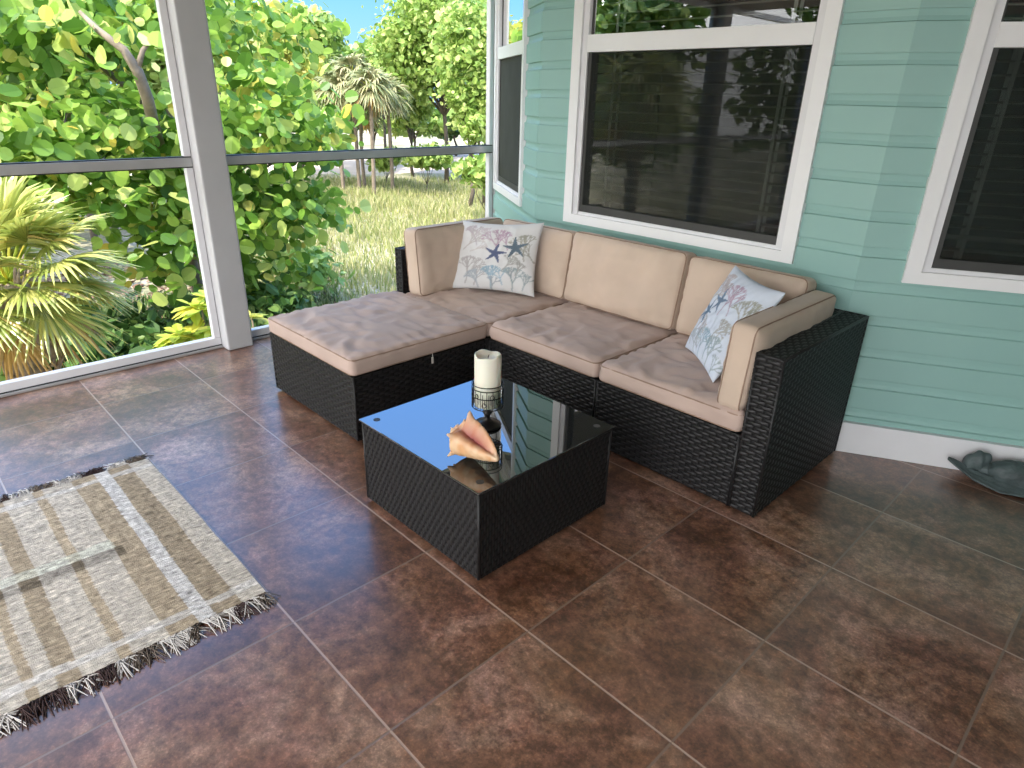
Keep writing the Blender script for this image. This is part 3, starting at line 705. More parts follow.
pillow((-0.575, 0.375, 0.405), (-0.300, 0.130, 0.400), (-0.455, 0.470, 0.765), (-0.165, 0.300, 0.745), 0.11,
       'bluish coral print throw pillow leaning against the right arm cushion', [(-0.62, -0.02, 0.30, 0.2, (0.13, 0.20, 0.30)), (-0.32, 0.30, 0.30, 0.5, (0.15, 0.21, 0.30))], 8, (0.60, 0.65, 0.74))

# ------------------------------------------------------------------ candle and holder
cx, cy = -0.699, -0.642
hold = thing('candle_holder', (cx, cy, TH), 'dark metal candle holder with a pierced basket on a short stem, on the coffee table', 'candle holder')
q = MB(); q.lathe([(0.0, 0.0014), (0.046, 0.0014), (0.048, 0.006), (0.044, 0.012), (0.022, 0.018), (0.010, 0.026), (0.008, 0.038), (0.014, 0.046), (0.016, 0.052), (0.008, 0.060), (0.010, 0.072), (0.030, 0.078), (0.0, 0.079)], (cx, cy, TH), 28)
q.build('stand', M['iron'], hold, True)
q = MB(); r0, z0_, z1_ = 0.0525, TH + 0.078, TH + 0.160
def ring(mb_, r_, z, t=0.0014): mb_.tube([(cx + r_ * math.cos(a), cy + r_ * math.sin(a), z) for a in np.linspace(0, 2 * PI, 40, endpoint=False)], t, 6, closed=True)
for z in (z0_, z0_ + 0.040, z1_, z0_ + 0.068): ring(q, r0, z, 0.0016)
for i in range(48):
    a = 2 * PI * i / 48; j = i % 3
    za = z0_ + (0.0 if j == 0 else 0.010 if j == 1 else 0.022); zb = z0_ + (0.068 if j == 0 else 0.058 if j == 1 else 0.040)
    q.tube([(cx + r0 * math.cos(a), cy + r0 * math.sin(a), za), (cx + r0 * math.cos(a), cy + r0 * math.sin(a), zb)], 0.0011, 5)
    if i % 4 == 0:
        a2 = a + 0.087; zc = z0_ + 0.020 + 0.028 * ((i // 4) % 2)
        q.tube([(cx + r0 * math.cos(a2 + 0.13 * math.cos(t_)), cy + r0 * math.sin(a2 + 0.13 * math.cos(t_)), zc + 0.008 * math.sin(t_)) for t_ in np.linspace(0, 2 * PI, 12, endpoint=False)], 0.0011, 5, closed=True)
for i in range(12):
    a = 2 * PI * i / 12; q.tube([(cx + 0.025 * math.cos(a), cy + 0.025 * math.sin(a), z0_), (cx + r0 * math.cos(a), cy + r0 * math.sin(a), z0_)], 0.0012, 5)
q.build('basket', M['iron'], hold)
q = MB(); q.lathe([(0.0495, 0.0015), (0.0495, 0.082)], (cx, cy, z0_), 40); q.build('glass_cup', M['clear'], hold, True)
cd = thing('pillar_candle', (cx, cy, z0_ + 0.002), 'thick ivory pillar candle standing in the dark metal holder', 'candle')
q = MB(); q.lathe([(0, 0.003), (0.0440, 0.003), (0.0445, 0.010), (0.0445, 0.176), (0.043, 0.182), (0.039, 0.182), (0.034, 0.174), (0.015, 0.170), (0, 0.169)], (cx, cy, z0_), 40)
for i, v in enumerate(q.V):
    if v[2] > z0_ + 0.172:
        a = math.atan2(v[1] - cy, v[0] - cx); q.V[i] = (v[0], v[1], v[2] + 0.003 * math.sin(2 * a + 1) + 0.002 * math.sin(5 * a))
q.build('wax', M['candle'], cd, True)
q = MB(); q.tube([(cx, cy, z0_ + 0.168), (cx + 0.002, cy, z0_ + 0.177), (cx + 0.004, cy + 0.001, z0_ + 0.181)], 0.0012, 6); q.build('wick', M['wick'], cd)

# ------------------------------------------------------------------ conch shell
def conch():
    # local axes: x from spire (0) to canal (1); built by turning a profile with a shoulder, spines and a flared lip
    L = 0.212; nt_, na_ = 90, 96; V = []; colr = []
    for i in range(nt_ + 1):
        t_ = i / nt_
        # spire steps, shoulder at .30, long tapering body
        if t_ < 0.30: r = 0.060 * (t_ / 0.30) ** 0.85 * (1 + 0.10 * math.sin(t_ / 0.30 * PI * 7))
        else: r = 0.060 * (1 - ((t_ - 0.30) / 0.70)) ** 0.80 + 0.006
        for j in range(na_):
            th = 2 * PI * j / na_
            rr = r
            # shoulder spines
            sp_ = math.exp(-((t_ - 0.30) / 0.028) ** 2) * max(0, math.cos(th * 5 + 0.3)) ** 6 * 0.021
            for tk in (0.08, 0.15, 0.22): sp_ += math.exp(-((t_ - tk) / 0.014) ** 2) * max(0, math.cos(th * 5 + tk * 30)) ** 8 * 0.010
            # flared outer lip around th=0.9, deep aperture just after it
            dl = ((th - 1.15 + PI) % (2 * PI)) - PI
            lw = max(0, math.sin(PI * min(1, max(0, (t_ - 0.16) / 0.80)))) ** 0.6
            lip = 0.030 * math.exp(-(dl / 0.22) ** 2) * lw
            da = ((th - 1.75 + PI) % (2 * PI)) - PI
            ap = -0.55 * r * math.exp(-(da / 0.38) ** 2) * lw
            rid = (0.0007 * math.sin(t_ * 75 + 2 * math.sin(th)) + 0.0016 * noise.noise(Vector((t_ * 14, math.cos(th) * 2, math.sin(th) * 2)))) * (1 if t_ > 0.3 else 0.3)
            rr = r + lip + ap + rid
            x = t_ * L; nzv = noise.noise(Vector((t_ * 9, th * 1.5, 2)))
            if sp_ > 0: x -= sp_ * 0.45
            V.append((x, (rr + sp_) * math.cos(th) * 0.92, (rr + sp_) * math.sin(th) * 0.85))
            pk = math.exp(-(da / 0.50) ** 2) * lw
            base = np.array([0.70, 0.48, 0.29]); org = np.array([0.60, 0.24, 0.06]); pink = np.array([0.36, 0.09, 0.085])
            k_ = min(1, max(0, 0.5 + 1.3 * nzv + 0.25 * math.sin(t_ * 40 + th)))
            c = base * (1 - 0.55 * k_) + org * 0.55 * k_
            c = c * (1 - min(1, 6 * sp_ / 0.026 * 0.12)) + np.array([0.8, 0.72, 0.6]) * min(1, 6 * sp_ / 0.026 * 0.12)
            if t_ > 0.93: c = c * 0.7 + np.array([0.75, 0.62, 0.5]) * 0.3
            colr.append(c * (1 - pk) + pink * pk)
    F = [(i * na_ + j, i * na_ + (j + 1) % na_, (i + 1) * na_ + (j + 1) % na_, (i + 1) * na_ + j) for i in range(nt_) for j in range(na_)]
    F.append(tuple(nt_ * na_ + j for j in range(na_)))
    return np.array(V), F, np.array(colr)
V, F, colr = conch()
xa = np.array([0.195, 0.005, -0.02]); xa /= np.linalg.norm(xa)
up = np.array([0, 0, 1.0]); ya = np.cross(up, xa); ya /= np.linalg.norm(ya); za = np.cross(xa, ya)
ro = R_(10)    # roll so that the aperture looks towards the camera
V2 = V.copy(); V2[:, 1] = V[:, 1] * math.cos(ro) - V[:, 2] * math.sin(ro); V2[:, 2] = V[:, 1] * math.sin(ro) + V[:, 2] * math.cos(ro)
W = np.array([-0.652, -0.838, 0.0]) + V2[:, :1] * xa + V2[:, 1:2] * ya + V2[:, 2:] * za
W[:, 2] += TH + 0.0005 - W[:, 2].min()
ob = mk('conch_shell', W, F, M['conch'], None, True, loc=(-0.58, -0.80, TH)); paint(ob, colr)
tag(ob, 'spiny orange and cream conch shell with a pink opening, lying on the glass table', 'shell')

# ------------------------------------------------------------------ rug
RX0, RX1, RY1, RY0 = -1.84, -0.80, -1.425, -2.55
def rugcol(x, y):
    base = np.array([0.56, 0.52, 0.46]); c = base.copy()
    s_ = RY1 - y      # distance from the right-hand edge
    brown = np.array([0.36, 0.30, 0.22]); white = np.array([0.66, 0.65, 0.64])
    def band(a, b_): return a < s_ < b_
    if band(0.07, 0.145) : c = brown
    elif band(0.145, 0.19): c = white * 0.95
    elif band(0.19, 0.265): c = brown * 1.15
    elif band(0.355, 0.385): c = brown * 1.25
    elif band(0.47, 0.52): c = brown * 1.05
    elif band(0.56, 0.585): c = brown * 1.2
    elif band(0.68, 0.74): c = brown * 1.05
    elif band(0.84, 0.90): c = brown * 1.1
    # cross bands
    def cb(a, b_): return a < x < b_
    if cb(RX1 - 0.075, RX1 - 0.045) or cb(RX0 + 0.045, RX0 + 0.075): c = c * 0.35 + white * 0.65
    if cb(-1.36, -1.31) and s_ > 0.26: c = c * 0.45 + np.array([0.62, 0.66, 0.58]) * 0.55
    if cb(-1.31, -1.25) and s_ > 0.24: c = c * (0.42 if c[0] < 0.45 else 0.62)
    return c
nx_, ny_ = 300, 330; V = []; colr = []
xs = np.linspace(RX0, RX1, nx_); ys = np.linspace(RY0, RY1, ny_)
for y in ys:
    for i, x in enumerate(xs):
        wob = 0.006 * noise.noise(Vector((x * 4, y * 4, 3)))
        z = 0.009 + 0.0022 * math.sin(x * 520 + 3 * noise.noise(Vector((x * 3, y * 20, 1)))) + 0.0012 * noise.noise(Vector((x * 60, y * 90, 0))) + 0.002 * (1 + noise.noise(Vector((x * 3, y * 3, 8))))
        skew = (y - RY1) * 0.02 if True else 0
        V.append((x + skew + 0.004 * noise.noise(Vector((y * 12, 0, 1))) + (0.03 * (x - RX0) * 0), y + wob, max(0.004, z)))
        k_ = noise.noise(Vector((x * 45, y * 8, 4))); k2 = noise.noise(Vector((x * 260, y * 45, 9)))
        colr.append(rugcol(x + 0.004 * k_, y + 0.004 * k2) * (1 + 0.22 * k_ + 0.75 * k2) * (1.06 if int((x - RX0) / 0.0042) % 2 else 0.92))
F = [(j * nx_ + i, j * nx_ + i + 1, (j + 1) * nx_ + i + 1, (j + 1) * nx_ + i) for j in range(ny_ - 1) for i in range(nx_ - 1)]
rug = thing('rug', ((RX0 + RX1) / 2, (RY0 + RY1) / 2, 0), 'flat woven beige and brown plaid rug with tasselled ends on the tiles', 'rug')
o = mk('woven_field', V, F, M['rug'], rug, True); paint(o, np.clip(colr, 0, 1))
def fringe(x, sgn):
    """tassels: every knot a fan of yarn strands"""
    mb_ = MB(); cols = []; y = RY0 + 0.01; kk = 0
    rg = np.random.default_rng(5 if sgn > 0 else 6)
    run = 0; dark = False
    while y < RY1:
        if run <= 0: run = int(rg.integers(2, 7)); dark = not dark; tone = rg.choice([0, 1])
        run -= 1
        c = (np.array([0.05, 0.03, 0.028]) if tone else np.array([0.12, 0.095, 0.075])) if dark else np.array([0.50, 0.47, 0.44])
        base = np.array([x + (y - RY1) * 0.02, y, 0.008]); aim = rg.normal(0, 0.35)
        for s_ in range(9):
            L = rg.uniform(0.04, 0.075); a = aim + rg.normal(0, 0.28)
            d = np.array([math.cos(a) * sgn, math.sin(a), 0]); pd = np.array([-d[1], d[0], 0]); cu = rg.normal(0, 0.012)
            lift = rg.uniform(0.004, 0.014)
            pts = [base + pd * 0.002 * (s_ - 4), base + d * L * 0.35 + pd * cu * 0.4 + EZ * lift * 0.6, base + d * L * 0.7 + pd * cu + EZ * (lift * 0.3 - 0.002), base + d * L + pd * cu * 1.6 + EZ * (0.0022 - 0.008)]
            v0 = len(mb_.V); mb_.tube(pts, [0.0019, 0.0017, 0.0016, 0.0012], 4); cols += [c * rg.uniform(0.8, 1.2)] * (len(mb_.V) - v0)
        y += 0.0165; kk += 1
    o = mb_.build('fringe', M['fringe'], rug); tag(o, kind='stuff'); paint(o, np.array(cols)); return o
fringe(RX1, 1); fringe(RX0, -1)

# ------------------------------------------------------------------ garden ornament by the right wall
def blob(mb_, c, ax, ay, az, n_=20, f=None):
    V, F = [], []
    for i in range(n_ + 1):
        for j in range(n_ * 2):
            a, b_ = PI * i / n_, PI * j / n_
            p = np.array([math.sin(a) * math.cos(b_), math.sin(a) * math.sin(b_), math.cos(a)])
            if f: p = f(p)
            V.append(np.array(c) + p[0] * ax + p[1] * ay + p[2] * az)
    m2 = n_ * 2
    for i in range(n_):
        for j in range(m2): F.append((i * m2 + j, (i + 1) * m2 + j, (i + 1) * m2 + (j + 1) % m2, i * m2 + (j + 1) % m2))
    mb_.add(V, F)
def leaf_blade(mb_, pts, widths, up_, side, thick=0.010, cup=0.25, n_=10):
    """thick cupped leaf shape lofted along a path"""
    o = len(mb_.V); k = len(pts)
    for i, (p, w__) in enumerate(zip(pts, widths)):
        for s_ in (1, -1):
            for j in range(n_ + 1):
                u = 2 * j / n_ - 1
                mb_.V.append(tuple(np.array(p) + side * u * w__ + up_ * (cup * w__ * u * u + s_ * thick / 2 * (1 - u ** 4) + 0.002 * math.sin(u * 9 + i))))
    m2 = 2 * (n_ + 1)
    for i in range(k - 1):
        for s_ in (0, 1):
            for j in range(n_):
                a = o + i * m2 + s_ * (n_ + 1) + j; mb_.F.append((a, a + 1, a + m2 + 1, a + m2))
        for j in (0, n_):
            a = o + i * m2 + j; mb_.F.append((a, a + n_ + 1, a + n_ + 1 + m2, a + m2))
    return mb_
PR = np.array([XR, YW, 0.0])
def rl(s_, d_, z): return PR + eR * (s_ - 0.045) + nR * (d_ + 0.022) + EZ * z      # along the right wall, out from it, up
orn = thing('turtle_ornament', rl(0.75, 0.12, 0), 'grey-green cast turtle-like ornament lying on the floor against the white baseboard', 'ornament')
q = MB(); leaf_blade(q, [rl(0.520, 0.05, 0.066), rl(0.545, 0.065, 0.055), rl(0.60, 0.10, 0.032), rl(0.68, 0.14, 0.018), rl(0.78, 0.15, 0.020), rl(0.86, 0.13, 0.028)], [0.006, 0.018, 0.028, 0.032, 0.030, 0.022], nR * 0.5 + EZ * 0.85, EZ * 0.55 - nR * 0.8, 0.014)
q.build('flipper', M['statue'], orn, True)
q = MB(); blob(q, rl(0.612, 0.058, 0.072), eR * 0.044, nR * 0.030, EZ * 0.050 + eR * 0.018, 30, lambda p: p * (1 + 0.07 * math.sin(7 * p[0] + 4 * p[2]))); q.build('head', M['statue'], orn, True)
q = MB(); blob(q, rl(0.665, 0.070, 0.050), eR * 0.050, nR * 0.026, EZ * 0.026, 14); q.build('neck', M['statue'], orn, True)
q = MB(); blob(q, rl(0.760, 0.082, 0.050), eR * 0.105, nR * 0.060, EZ * 0.056 - eR * 0.014, 40, lambda p: p * (1 + 0.07 * abs(math.sin(3.5 * math.atan2(p[1], p[0]) + 3 * p[2])))); q.build('shell', M['statue'], orn, True)
q = MB(); leaf_blade(q, [rl(0.80, 0.08, 0.03), rl(0.87, 0.10, 0.04), rl(0.94, 0.10, 0.035), rl(1.0, 0.08, 0.02)], [0.03, 0.045, 0.035, 0.008], EZ, nR, 0.014)
q.build('flipper', M['statue'], orn, True)

# ------------------------------------------------------------------ outdoors
GZ = -1.6
def gz(x, y):
    D = math.hypot(x - CAM[0], y - CAM[1]); return GZ + 0.12 * noise.noise(Vector((x * 0.15, y * 0.15, 0)))
n_ = 90; V = []; 
gx_ = np.linspace(-75, 35, n_); gy_ = np.linspace(-50, 70, n_)
for y in gy_:
    for x in gx_: V.append((x, y, gz(x, y)))
F = [(j * n_ + i, j * n_ + i + 1, (j + 1) * n_ + i + 1, (j + 1) * n_ + i) for j in range(n_ - 1) for i in range(n_ - 1)]
tag(mk('ground', V, F, M['ground'], None, True), kind='structure')
# foundation under the porch
mb = MB(); mb.box((-2.90, -5.9, GZ - 0.3), (4.1, 0.6, -0.26)); tag(mb.build('foundation', M['post']), kind='structure')
# a patch of open sand behind the meadow
V = []; F = []; nr, ns = 14, 26
for i in range(nr + 1):
    for j in range(ns + 1):
        px = 250 + 240 * j / ns; D = 27.5 + (40 - 27.5) * i / nr + 1.2 * noise.noise(Vector((j * 0.4, i * 0.2, 3)))
        p = at(px, 100, D); V.append((p[0], p[1], gz(p[0], p[1]) + (0.03 if 0 < i < nr and 0 < j < ns else -0.05)))
F = [(i * (ns + 1) + j, i * (ns + 1) + j + 1, (i + 1) * (ns + 1) + j + 1, (i + 1) * (ns + 1) + j) for i in range(nr) for j in range(ns)]
tag(mk('sand_patch', V, F, M['sand'], None, True), 'bare pale sand behind the meadow under the far trees', 'sand', kind='stuff')

def leaves(P, Nn, size, n_=8, fold=0.2, elong=1.0, tilt=0.5, mb=None, rg=rng):
    """N leaves as folded rounded blades; P positions, Nn preferred normals"""
    k = len(P); nn = Nn + rg.normal(0, tilt, (k, 3)); nn /= np.linalg.norm(nn, axis=1, keepdims=True)
    a = rg.normal(0, 1, (k, 3)); t = np.cross(nn, a); t /= np.linalg.norm(t, axis=1, keepdims=True); bt = np.cross(nn, t)
    s_ = size * rg.uniform(0.5, 1.3, (k, 1))
    h = n_ // 2
    V = []; F = []
    outline = []
    for side in (1, -1):
        for q in range(h + 1):
            an = PI * q / h; outline.append((math.cos(an) * elong, side * math.sin(an) * 0.92, abs(math.sin(an)) * fold))
    O = np.array(outline)
    Vv = P[:, None, :] + s_[:, None, :] * (O[None, :, :1] * t[:, None, :] + O[None, :, 1:2] * bt[:, None, :] + O[None, :, 2:] * nn[:, None, :])
    m2 = 2 * (h + 1)
    # both halves share the midrib ends, so that every leaf is one island
    Vv = Vv.reshape(-1, 3)
    f1 = list(range(h + 1)); f2 = [0] + [h + 1 + q for q in range(1, h)] + [h]
    base = np.arange(k) * m2
    F = [tuple(b_ + i for i in f1) for b_ in base] + [tuple(b_ + i for i in f2[::-1]) for b_ in base]
    return Vv, F
def canopy(blobs, count, cl=0.35, per=14, up=0.75, rg=rng):
    """leaf positions grouped on twigs spread through ellipsoids (centre, radii)"""
    vol = np.array([b_[1][0] * b_[1][1] * b_[1][2] for b_ in blobs]) ** (2 / 3); vol /= vol.sum(); P = []; Nn = []
    for b_, v in zip(blobs, vol):
        k = max(1, int(count * v / per))
        d = rg.normal(0, 1, (k, 3)); d /= np.linalg.norm(d, axis=1, keepdims=True); r = rg.uniform(0.25, 1, (k, 1)) ** (1 / 2.2)
        c = np.array(b_[0]) + d * r * np.array(b_[1])
        q = np.repeat(c, per, 0) + rg.normal(0, cl, (k * per, 3)) * np.array([1, 1, 0.55])
        P.append(q); nn = np.repeat(d, per, 0) * (1 - up) + np.array([0, 0, up]); Nn.append(nn)
    return np.concatenate(P), np.concatenate(Nn)
def branches(mb, base, tips, r0, rg=rng, fork=0.45):
    base = np.array(base, float); tips = np.array(tips, float); cen = tips.mean(0)
    fk = base * (1 - fork) + cen * fork; fk[0:2] = base[0:2] * 0.7 + cen[0:2] * 0.3
    mid = (base + fk) / 2 + rg.normal(0, 0.06, 3)
    mb.tube([base, mid, fk], [r0, r0 * 0.85, r0 * 0.75], 9)
    for t in tips:
        m1 = fk * 0.6 + t * 0.4 + rg.normal(0, 0.10, 3) + EZ * 0.1; m2 = fk * 0.25 + t * 0.75 + rg.normal(0, 0.08, 3)
        mb.tube([fk, m1, m2, t], [r0 * 0.55, r0 * 0.4, r0 * 0.25, r0 * 0.08], 6)
def tree(name, label, cat, base, blobs, count, size, leaf, bark, r0, group=None, elong=1.0, cl=0.3, per=12, tips=None, fork=0.45, tilt=0.5, n_=8, up=0.75):
    root = thing(name, base, label, cat, group)
    P, Nn = canopy(blobs, count, cl, per, up); keep = P[:, 2] > GZ + 0.05; keep &= ~((P[:, 0] > SX - 0.35) & (P[:, 1] < 2.5)); P, Nn = P[keep], Nn[keep]
    Vv, F = leaves(P, Nn, size, n_=n_, elong=elong, tilt=tilt)
    mk('foliage', Vv, F, leaf, root)
    mb_ = MB(); tp = [b_[0] for b_ in blobs] if tips is None else tips
    branches(mb_, base, tp, r0, fork=fork); mb_.build('trunk', bark, root, True)
    return root
def g_at(px, D):
    p = at(px, 90, D); return np.array([p[0], p[1], gz(p[0], p[1]) - 0.05])
def A(px, py, D, r): 
    return (at(px, py, D), r)

# the big sea grape in front of the left bays
b0 = g_at(165, 9.2)
tree('sea_grape_tree', 'large sea grape tree with broad round leaves filling the left screen bays', 'tree', b0,
     [A(20, 10, 8.0, (0.9, 0.9, 0.45)), A(120, 15, 8.5, (0.9, 0.9, 0.40)), A(60, 90, 8.2, (0.6, 0.7, 0.18)), A(10, 130, 7.4, (0.8, 0.8, 0.35)), A(110, 140, 7.6, (0.9, 0.9, 0.40)),
      A(60, 185, 7.2, (0.7, 0.7, 0.25)), A(150, 200, 7.4, (0.7, 0.7, 0.36)), A(178, 262, 7.0, (0.42, 0.42, 0.28)), A(230, 30, 9.5, (0.9, 0.9, 0.45)),
      A(255, 120, 7.6, (0.7, 0.7, 0.5)), A(300, 130, 8.2, (0.55, 0.5, 0.40)), A(260, 200, 7.6, (0.6, 0.6, 0.5)), A(305, 205, 8.0, (0.5, 0.45, 0.30)), A(250, 265, 7.8, (0.45, 0.45, 0.35)), A(210, 180, 8.4, (0.8, 0.8, 0.7)), A(82, 22, 6.7, (0.22, 0.22, 0.15)), A(165, 30, 6.6, (0.18, 0.18, 0.12)), A(112, 62, 6.6, (0.15, 0.15, 0.1))],
     6600, 0.070, M['seagrape'], M['bark'], 0.10, cl=0.20, per=12,
     tips=[at(100, 28, 9), at(60, 10, 8.4), at(170, 70, 9), at(240, 60, 9), at(280, 160, 8.2), at(60, 160, 8)], fork=0.72, n_=10, up=0.45, tilt=0.75)

sg = bpy.data.objects['sea_grape_tree']; mb = MB()
pA = [b0 + EZ * 0.3, at(172, 180, 8.2), at(156, 135, 7.3), at(148, 100, 6.75), at(138, 72, 6.6), at(124, 50, 6.6), at(98, 30, 6.7), at(80, 12, 6.9)]
mb.tube(pA, [0.07, 0.06, 0.052, 0.048, 0.044, 0.034, 0.026, 0.015], 9)
mb.tube([at(137, 70, 6.6), at(143, 50, 6.6), at(158, 30, 6.7)], [0.026, 0.02, 0.01], 7)
mb.build('limb', M['bark'], sg, True)

# fan palms
def fan(mb, base, direction, pet, L, nseg, spread=2.3, droop=0.5, w_=0.018, rg=rng):
    base = np.array(base, float); d = np.array(direction, float); d /= np.linalg.norm(d)
    hub = base + d * pet + EZ * 0.0
    side = np.cross(d, EZ); side /= np.linalg.norm(side) + 1e-9; upv = np.cross(side, d)
    for i in range(nseg):
        a = (i / (nseg - 1) - 0.5) * spread * 1.0
        dd = d * math.cos(a) + side * math.sin(a); dd /= np.linalg.norm(dd)
        LL_ = L * (0.72 + 0.28 * math.cos(a * 0.8)) * rg.uniform(0.88, 1.08)
        wd = np.cross(dd, upv); wd /= np.linalg.norm(wd); dr = droop * rg.uniform(0.6, 1.4)
        o = len(mb.V)
        for q, f in enumerate((0.02, 0.35, 0.7, 1.0)):
            p = hub + dd * LL_ * f - EZ * dr * LL_ * f ** 2.2 + upv * 0.05 * L * math.sin(f * 3)
            ww = w_ * (0.45, 1.0, 0.75, 0.06)[q]
            mb.V += [tuple(p - wd * ww), tuple(p + upv * ww * 0.5), tuple(p + wd * ww)]
        for q in range(3):
            b_ = o + q * 3; mb.F += [(b_, b_ + 1, b_ + 4, b_ + 3), (b_ + 1, b_ + 2, b_ + 5, b_ + 4)]
def palm(name, label, base, crown, nf, pet, L, nseg, trunk_r, leaf, group=None, spread=2.3, dead=0, droop=0.5, w_=0.018, hemi=0.15, low=-0.5, tmat=None, seed=1):
    root = thing(name, base, label, 'palm', group); rg = np.random.default_rng(seed)
    base = np.array(base); crown = np.array(crown)
    mb_ = MB(); pt = MB(); gold = PI * (3 - 5 ** 0.5)
    for i in range(nf):
        el_ = low + (1.35 - low) * (1 - (i + 0.5) / nf); az = i * gold + rg.normal(0, 0.15)
        d = np.array([math.cos(az) * math.cos(el_), math.sin(az) * math.cos(el_), math.sin(el_)])
        fan(mb_, crown, d, pet * rg.uniform(0.8, 1.1), L * rg.uniform(0.85, 1.1), nseg, spread=spread, droop=droop, w_=w_, rg=rg)
        pt.tube([crown, crown + d * pet], [0.010, 0.006], 5)
    mk('fronds', mb_.V, mb_.F, leaf, root); pt.build('leaf_stalks', M['lime'], root)
    if dead:
        db = MB()
        for i in range(dead):
            az = rg.uniform(0, 2 * PI); el_ = rg.uniform(-1.15, -0.55)
            d = np.array([math.cos(az) * math.cos(el_), math.sin(az) * math.cos(el_), math.sin(el_)])
            fan(db, crown - EZ * 0.05, d, pet * 0.7, L * 0.85, nseg // 2, spread=1.6, droop=0.3, w_=w_, rg=rg)
        mk('dry_fronds', db.V, db.F, M['deadpalm'], root)
    tb_ = MB(); mid = (base + crown) / 2 + rg.normal(0, trunk_r * 0.6, 3)
    pts = [base * (1 - f) + crown * f + (mid - (base + crown) / 2) * 4 * f * (1 - f) for f in np.linspace(0, 1, 14)]
    tb_.tube(pts, [trunk_r * (1.1 - 0.1 * f + 0.06 * (i % 2)) for i, f in enumerate(np.linspace(0, 1, 14))], 9)
    if trunk_r > 0.08:
        for i in range(90):   # old leaf bases
            f = rg.uniform(0.35, 1.0); p = base * (1 - f) + crown * f; az = rg.uniform(0, 2 * PI); u = np.array([math.cos(az), math.sin(az), 0])
            tb_.tube([p + u * trunk_r * 0.9, p + u * (trunk_r * 1.25) + EZ * 0.10, p + u * (trunk_r * 1.7) + EZ * 0.17], [0.016, 0.012, 0.003], 5)
    tb_.build('trunk', tmat or M['fiber'], root, True)
    return root
pc = at(2, 292, 4.9); pb = at(22, 300, 4.9); pb[2] = gz(pb[0], pb[1]) - 0.05
pc = at(8, 282, 4.95)
palm('thatch_palm', 'sunlit fan palm with golden lower fronds close outside the left bay', (pc[0] + 0.10, pc[1] + 0.05, pb[2]), pc, 30, 0.34, 0.42, 34, 0.10, M['palmleaf'], dead=7, droop=0.22, w_=0.014, seed=3, spread=3.4)
thl = ['slim grey-trunked palm, leftmost of those standing before the sand', 'slim palm second from the left before the sand', 'tallest drooping palm in the middle of the clump before the sand', 'slim palm in the clump, nearest the dense green tree', 'short palm behind the others in the clump before the sand']
for i, (px, pyc, D, pyb) in enumerate(((338, 92, 22.5, 0), (352, 76, 22.8, 0), (370, 88, 21.5, 0), (387, 98, 22.6, 0), (361, 108, 24.0, 0))):
    c = at(px, pyc, D); bs = g_at(px - 2 + 3 * (i % 2), D)
    palm('thatch_palm', thl[i], bs, c, 22, 0.35, 0.62, 14, 0.055, M['thatch'], 'thin palms before the sand', dead=2, droop=0.55, w_=0.040, low=-0.5, tmat=M['bark'], seed=20 + i)

# background trees
def simple_tree(px, py, D, rx, rz, label, leaf='treeleaf', cnt=1500, size=0.13, cat='tree', name='tree', group='trees beyond the meadow', bark='darkbark', thin=0.07, nb=7, sd=0, trunk=True):
    rg = np.random.default_rng(100 + sd); c = at(px, py, D); bs = g_at(px, D)
    bl = []
    for i in range(nb):
        d = rg.normal(0, 1, 3); d /= np.linalg.norm(d); bl.append((c + d * np.array([rx, rx, rz]) * 0.55, (rx * 0.55, rx * 0.55, rz * 0.5)))
    return tree(name, label, cat, bs, bl, cnt, size, M[leaf], M[bark], thin, group, cl=rx * 0.13, per=10, fork=0.5, n_=6, elong=1.3, up=0.4, tilt=0.8)
simple_tree(445, 50, 25, 2.15, 2.3, 'dense bright green tree filling the right bay above the rail', cnt=15000, size=0.075, sd=1, nb=16, thin=0.09, group=None)
simple_tree(485, 60, 19.5, 1.3, 1.7, 'leafy tree close beside the left teal wall, yellow-green crown', cnt=6500, size=0.066, sd=2, leaf='treeleaf', nb=8, group=None)
simple_tree(410, 104, 27, 0.9, 0.9, 'low darker tree between the palms and the dense green tree', cnt=3500, size=0.075, sd=3, nb=6, group=None)
simple_tree(468, 118, 19, 0.9, 0.8, 'low bushy tree with dark forked stems by the right end of the rail', cnt=2800, size=0.065, sd=4, nb=6, group=None)
simple_tree(296, 56, 27, 2.0, 1.5, 'pale green tree rising behind the sea grape, left of the open sky', cnt=5500, size=0.10, sd=5, group=None)
simple_tree(335, 76, 30, 1.8, 1.1, 'yellowish bush-like tree below the gap of open sky', cnt=4500, size=0.11, sd=6, leaf='treeleaf', group=None)
simple_tree(245, 55, 24, 2.2, 1.8, 'tree with straw-coloured tips behind the grey post', cnt=4500, size=0.10, sd=7, leaf='yellowleaf', group=None)
simple_tree(383, 72, 31, 2.2, 1.3, 'hazy green tree on the horizon under the open sky', cnt=5500, size=0.11, sd=8, group=None)
simple_tree(60, 58, 14, 1.0, 0.5, 'yellow-flowering bush glimpsed through the sea grape at upper left', cnt=1500, size=0.09, sd=9, leaf='yellowleaf', cat='bush', name='flowering_bush', group=None)
simple_tree(-20, 20, 18, 2.6, 2.2, 'far tree at the left border behind the sea grape leaves', cnt=3000, size=0.13, sd=10, group=None)
simple_tree(120, 10, 20, 2.8, 2.0, 'far tree behind the forked sea grape trunk', cnt=3400, size=0.13, sd=11, group=None)
simple_tree(200, 75, 19, 1.8, 1.6, 'far tree straight behind the grey post', cnt=2000, size=0.12, sd=12, group=None)
simple_tree(520, 60, 26, 2.5, 2.2, 'far tree behind the left teal wall', cnt=2000, size=0.14, sd=13, group=None)
simple_tree(30, 110, 16, 1.4, 0.7, 'shaded thicket tree seen low through the left bay', cnt=1600, size=0.10, sd=14, leaf='shrub', group=None)
